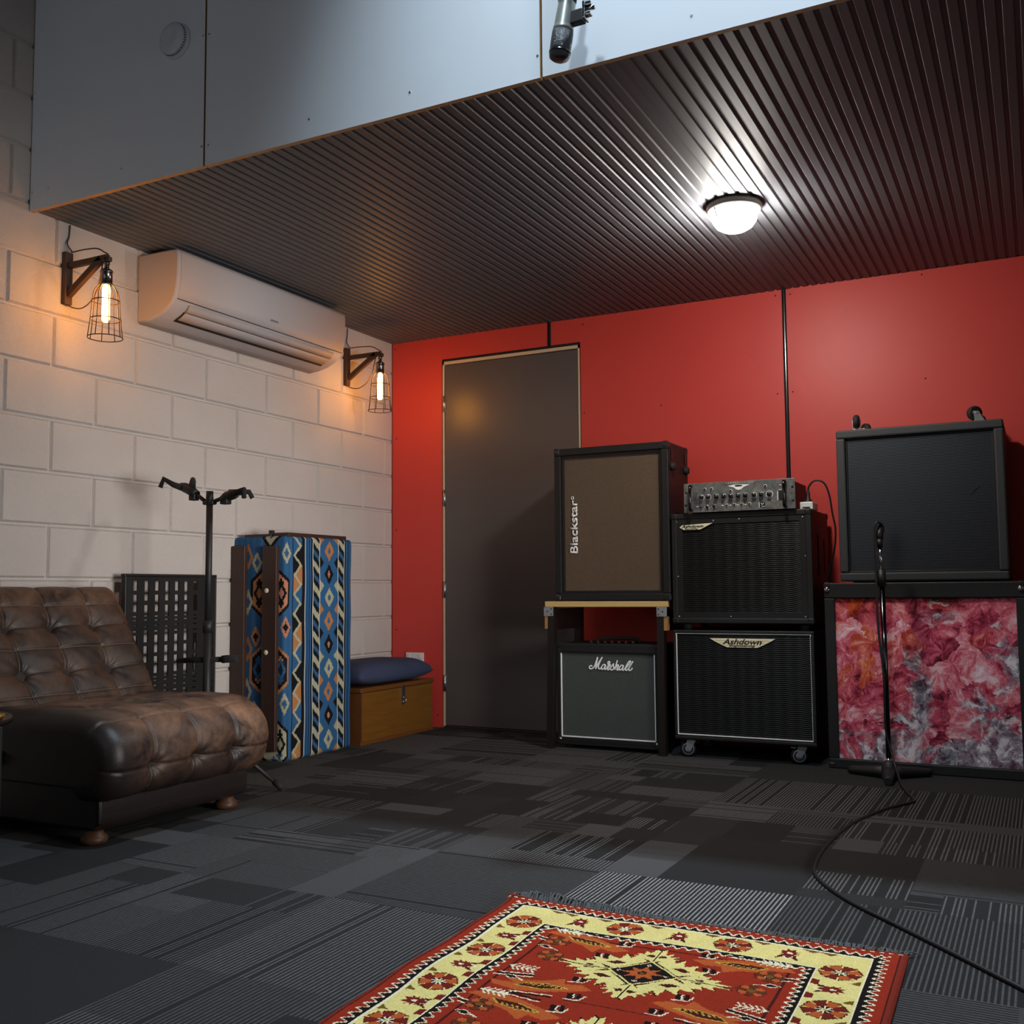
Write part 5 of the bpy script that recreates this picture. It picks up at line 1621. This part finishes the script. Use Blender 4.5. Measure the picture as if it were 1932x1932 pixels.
    def medallion(cu, cv):
        arm = [(.0, .060), (.012, .072), (.052, .092), (.030, .088), (.045, .105), (.026, .100), (.030, .122), (.016, .110), (.010, .138), (.0, .128)]
        armx = [(.066, .0), (.080, .010), (.108, .040), (.104, .022), (.128, .036), (.122, .018), (.150, .026), (.140, .010), (.176, .008), (.150, .0)]
        diag = [(.010, .064), (.064, .008), (.086, .020), (.126, .028), (.108, .036), (.118, .052), (.088, .048), (.092, .074), (.066, .060), (.060, .092), (.046, .072), (.034, .096)]
        for a in (1, -1):
            for b in (1, -1):
                for sh, c in (((1.10), blk), (1.0, crm)):
                    for p in (diag, arm, armx):
                        cx = sum(q[0] for q in p) / len(p); cy = sum(q[1] for q in p) / len(p)
                        poly(mirror([(cx + (q[0] - cx) * sh, cy + (q[1] - cy) * sh) for q in p], cu, cv, a, b), c)
                poly(mirror([(.044, .042), (.070, .030), (.086, .036), (.066, .050)], cu, cv, a, b), dkf)
                poly(mirror([(.006, .088), (.022, .094), (.014, .104), (.004, .100)], cu, cv, a, b), dkf)
                poly(mirror([(.094, .006), (.116, .012), (.120, .004)], cu, cv, a, b), dkf)
        poly([(cu - .072, cv), (cu, cv - .066), (cu + .072, cv), (cu, cv + .066)], crm)
        poly([(cu - .066, cv), (cu, cv - .060), (cu + .066, cv), (cu, cv + .060)], blk)
        st = []
        for k in range(16):
            r = .042 if k % 2 == 0 else .021
            st.append((cu + r * math.cos(2 * PI * k / 16), cv + r * .9 * math.sin(2 * PI * k / 16)))
        poly(st, org); ell(cu, cv, .009, .009, blk); ell(cu, cv, .005, .005, brn)
        for dx, dy in ((.047, 0), (-.047, 0), (0, .043), (0, -.043)):
            poly([(cu + dx - .006, cv + dy), (cu + dx, cv + dy - .006), (cu + dx + .006, cv + dy), (cu + dx, cv + dy + .006)], ivo)
            ell(cu + dx, cv + dy, .0028, .0028, blk)
    def small_ros(cu, cv):
        for k in range(8):
            a = PI / 4 * k
            ell(cu + .020 * math.cos(a), cv + .018 * math.sin(a), .0105, .0095, dkf)
        for k in range(8):
            a = PI / 4 * k
            ell(cu + .020 * math.cos(a), cv + .018 * math.sin(a), .0085, .0075, (org if k % 2 else srgb(104, 52, 28)))
        ell(cu, cv, .008, .008, brn)
    def comb(cu, cv, sg):
        line((cu - sg * .030, cv), (cu + sg * .030, cv), .0042, ivo)
        for k in range(5):
            x = cu + sg * (-.026 + .011 * k)
            line((x, cv), (x + sg * .012, cv + .016), .0036, ivo); line((x, cv), (x + sg * .012, cv - .016), .0036, ivo)
    def bird(cu, cv, sg):
        poly([(cu - sg * .022, cv - .004), (cu, cv - .012), (cu + sg * .018, cv + .002), (cu, cv + .008)], ivo)
        poly([(cu - sg * .018, cv - .003), (cu, cv - .009), (cu + sg * .013, cv + .001), (cu, cv + .005)], blk)
        line((cu + sg * .014, cv), (cu + sg * .030, cv + .008), .0035, ivo)
    def palmette(cu, cv, sg, fv):
        T = lambda p: (cu + sg * p[0], cv + fv * p[1])
        poly([T(p) for p in [(-.10, -.030), (-.05, -.038), (.0, -.030), (.05, -.010), (.09, .012), (.06, .030), (.03, .022), (.02, .048), (-.01, .024), (-.05, .012), (-.085, .006), (-.06, -.008), (-.11, -.012)]], org)
        poly([T(p) for p in [(-.06, -.016), (0, -.016), (.05, .004), (.0, .012), (-.04, .004)]], yel)
        poly([T(p) for p in [(-.054, -.014), (0, -.013), (.042, .004), (.0, .009), (-.036, .002)]], dkf)
        for k in range(7): line(T((-.035 + .011 * k, -.006 + .0012 * k)), T((-.028 + .011 * k, .003 + .0012 * k)), .003, yel)
        line(T((-.12, .012)), T((-.04, .032)), .0036, ivo); line(T((-.115, .020)), T((-.04, .040)), .007, blk); line(T((-.112, .028)), T((-.045, .045)), .0036, ivo)
        line(T((-.055, -.046)), T((.03, -.036)), .0036, ivo); line(T((-.055, -.053)), T((.03, -.043)), .006, blk)
        for p in ((.068, -.024), (.045, .056)):
            q = T(p)
            poly([(q[0] - .016, q[1] - .010), (q[0] + .010, q[1] - .014), (q[0] + .016, q[1] + .008), (q[0] - .010, q[1] + .014)], blk)
            poly([(q[0] - .004, q[1] - .010), (q[0] + .002, q[1] - .011), (q[0] + .005, q[1] + .009), (q[0] - .001, q[1] + .010)], ivo)
            poly([(q[0] - .001, q[1] - .009), (q[0] + .004, q[1] - .009), (q[0] + .006, q[1] + .007), (q[0] + .002, q[1] + .008)], dred)
            line((q[0] - .016, q[1] + .017), (q[0] + .014, q[1] + .014), .0036, ivo); line((q[0] + .014, q[1] + .014), (q[0] + .020, q[1] - .006), .0036, ivo)
    for k in range(3):
        cv = .334 + .36 * k
        if k: line((.36, cv - .18), (.52, cv - .18), .004, dkf)
        for sg in (1, -1):
            cc = .45 - sg * .155
            palmette(cc, cv - .118, sg, 1); palmette(cc + .01 * sg, cv + .135, sg, -1)
            small_ros(.45 - sg * .222, cv - .094); small_ros(.45 - sg * .205, cv - .010)
            small_ros(.45 - sg * .212, cv + .225)
            comb(.45 - sg * .222, cv - .160, sg); comb(.45 - sg * .225, cv + .070, sg)
            bird(.45 - sg * .232, cv - .050, sg); bird(.45 - sg * .225, cv + .120, sg)
    for k in range(3): medallion(.445, .334 + .36 * k)
    # worn pile: uneven dye lots row by row
    C *= (1 + .05 * RNG.randn(nu, nv, 1)).astype(np.float32)
    C = np.clip(C, 0, 1)
    # surface
    ug = np.linspace(0, WID, nu + 1); vg = np.linspace(0, LEN, nv + 1)
    UU, VV = np.meshgrid(ug, vg, indexing='ij')
    ex = .004 * np.sin(VV * 9.0) + .0025 * np.sin(VV * 23) 
    P = np.zeros((nu + 1, nv + 1, 3))
    P[..., 0] = X0 + UU + VV * (.046 - .020 * UU / WID) + ex * (1 - UU / WID)
    P[..., 1] = Y0 - VV + .004 * np.sin(UU * 15)
    e = np.minimum(np.minimum(UU, WID - UU), VV)
    P[..., 2] = TH - .006 * np.clip(1 - e / .008, 0, 1) ** 2 + .0012 * np.sin(UU * 21) * np.sin(VV * 17) + .0010 * RNG.rand(nu + 1, nv + 1)
    P[..., 2] += .010 * np.exp(-(UU / .05) ** 2 - (VV / .02) ** 2)          # lifted far corner
    me = color_grid('pile', P, C, None)
    me.flip_normals()
    o = link('pile', me, M['rug_pile'], t)
    for p in me.polygons: p.use_smooth = True
    b = bmesh.new()
    def rim_pts():
        L = [P[0, j] for j in range(0, nv + 1, 6)]; F = [P[i, 0] for i in range(0, nu + 1, 6)] + [P[nu, 0]]; R_ = [P[nu, j] for j in range(0, nv + 1, 6)]
        return L[::-1] + F[1:] + R_[1:]
    rp = rim_pts()
    A = [b.verts.new((p[0], p[1], p[2])) for p in rp]; C2 = [b.verts.new((p[0], p[1], .0006)) for p in rp]
    for k in range(len(rp) - 1): b.faces.new((A[k], A[k + 1], C2[k + 1], C2[k]))
    w = B(); w._add(b); w.build('bound_edge', simple('rug_edge_binding', rim, .95, 0, .2, 200, .4), t)
    # fringe at the far end: curled yarns, bulkier at the left
    b = B()
    for k in range(620):
        s = random.random() ** 1.25
        x = X0 + .008 + s * (WID - .012)
        bulk = math.exp(-((s - .10) / .10) ** 2) + .55 * math.exp(-((s - .28) / .09) ** 2)
        ln = random.uniform(.018, .036) + .022 * bulk
        dx = random.uniform(-.010, .016); h = random.uniform(.002, .006) + .016 * bulk * random.random()
        y = Y0 - .004
        cd = random.uniform(-.012, .012)
        b.tube([(x, y, .008), (x + dx * .3, y + ln * .35, .008 + h), (x + dx * .8 + cd * .5, y + ln * .75, .003 + h * .7), (x + dx + cd, y + ln, .0022)], [.0016, .0015, .0013, .0009], 4, caps=False)
    f = b.build('fringe', M['fringe'], t); f['kind'] = 'stuff'
build_rug()

# ------------------------------------------------------------------ light
def light(name, kind, loc, energy, col=(1, 1, 1), **kw):
    l = bpy.data.lights.new(name, kind); l.energy = energy; l.color = col
    for k, v in kw.items(): setattr(l, k, v)
    o = bpy.data.objects.new(name, l); COL.objects.link(o); o.location = loc
    return o
def aim(o, p):
    o.rotation_euler = (Vector(p) - o.location).to_track_quat('-Z', 'Y').to_euler()
# cool lamp high above the open part of the room, close in front of the white upper wall
s = light('upper_room_spot', 'SPOT', (2.50, -2.74, 4.42), 560, (.70, .86, 1.0), spot_size=math.radians(72), spot_blend=1.0, shadow_soft_size=.07)
aim(s, (2.62, -2.50, 0))
# cool fill spot, added without a fixture, farther back, washing the white upper wall
s2 = light('upper_wall_fill', 'SPOT', (2.75, -5.3, 4.35), 260, (.74, .88, 1.0), spot_size=math.radians(44), spot_blend=1.0, shadow_soft_size=.15)
aim(s2, (2.55, -2.4, 2.45))
# unseen soft fill added at the rear of the room
a = light('rear_fill', 'AREA', (1.2, -6.6, 2.2), 14, (.86, .92, 1.0), shape='RECTANGLE', size=3.4, size_y=2.2)
aim(a, (2.0, -1.2, 1.5))
# area fill added for light from the right, low across to the block wall
a2 = light('right_fill', 'AREA', (4.35, -2.5, .85), 15, (1.0, .96, .93), shape='RECTANGLE', size=1.5, size_y=.9)
aim(a2, (0, -1.25, .78)); a2.data.spread = math.radians(56)
w = bpy.data.worlds.new('world'); S.world = w; w.use_nodes = True
w.node_tree.nodes['Background'].inputs[0].default_value = (.5, .6, .75, 1)
w.node_tree.nodes['Background'].inputs[1].default_value = .02

vs = S.view_settings
vs.view_transform = 'Standard'; vs.look = 'None'; vs.gamma = 1; vs.use_curve_mapping = False
vs.exposure = 0.0
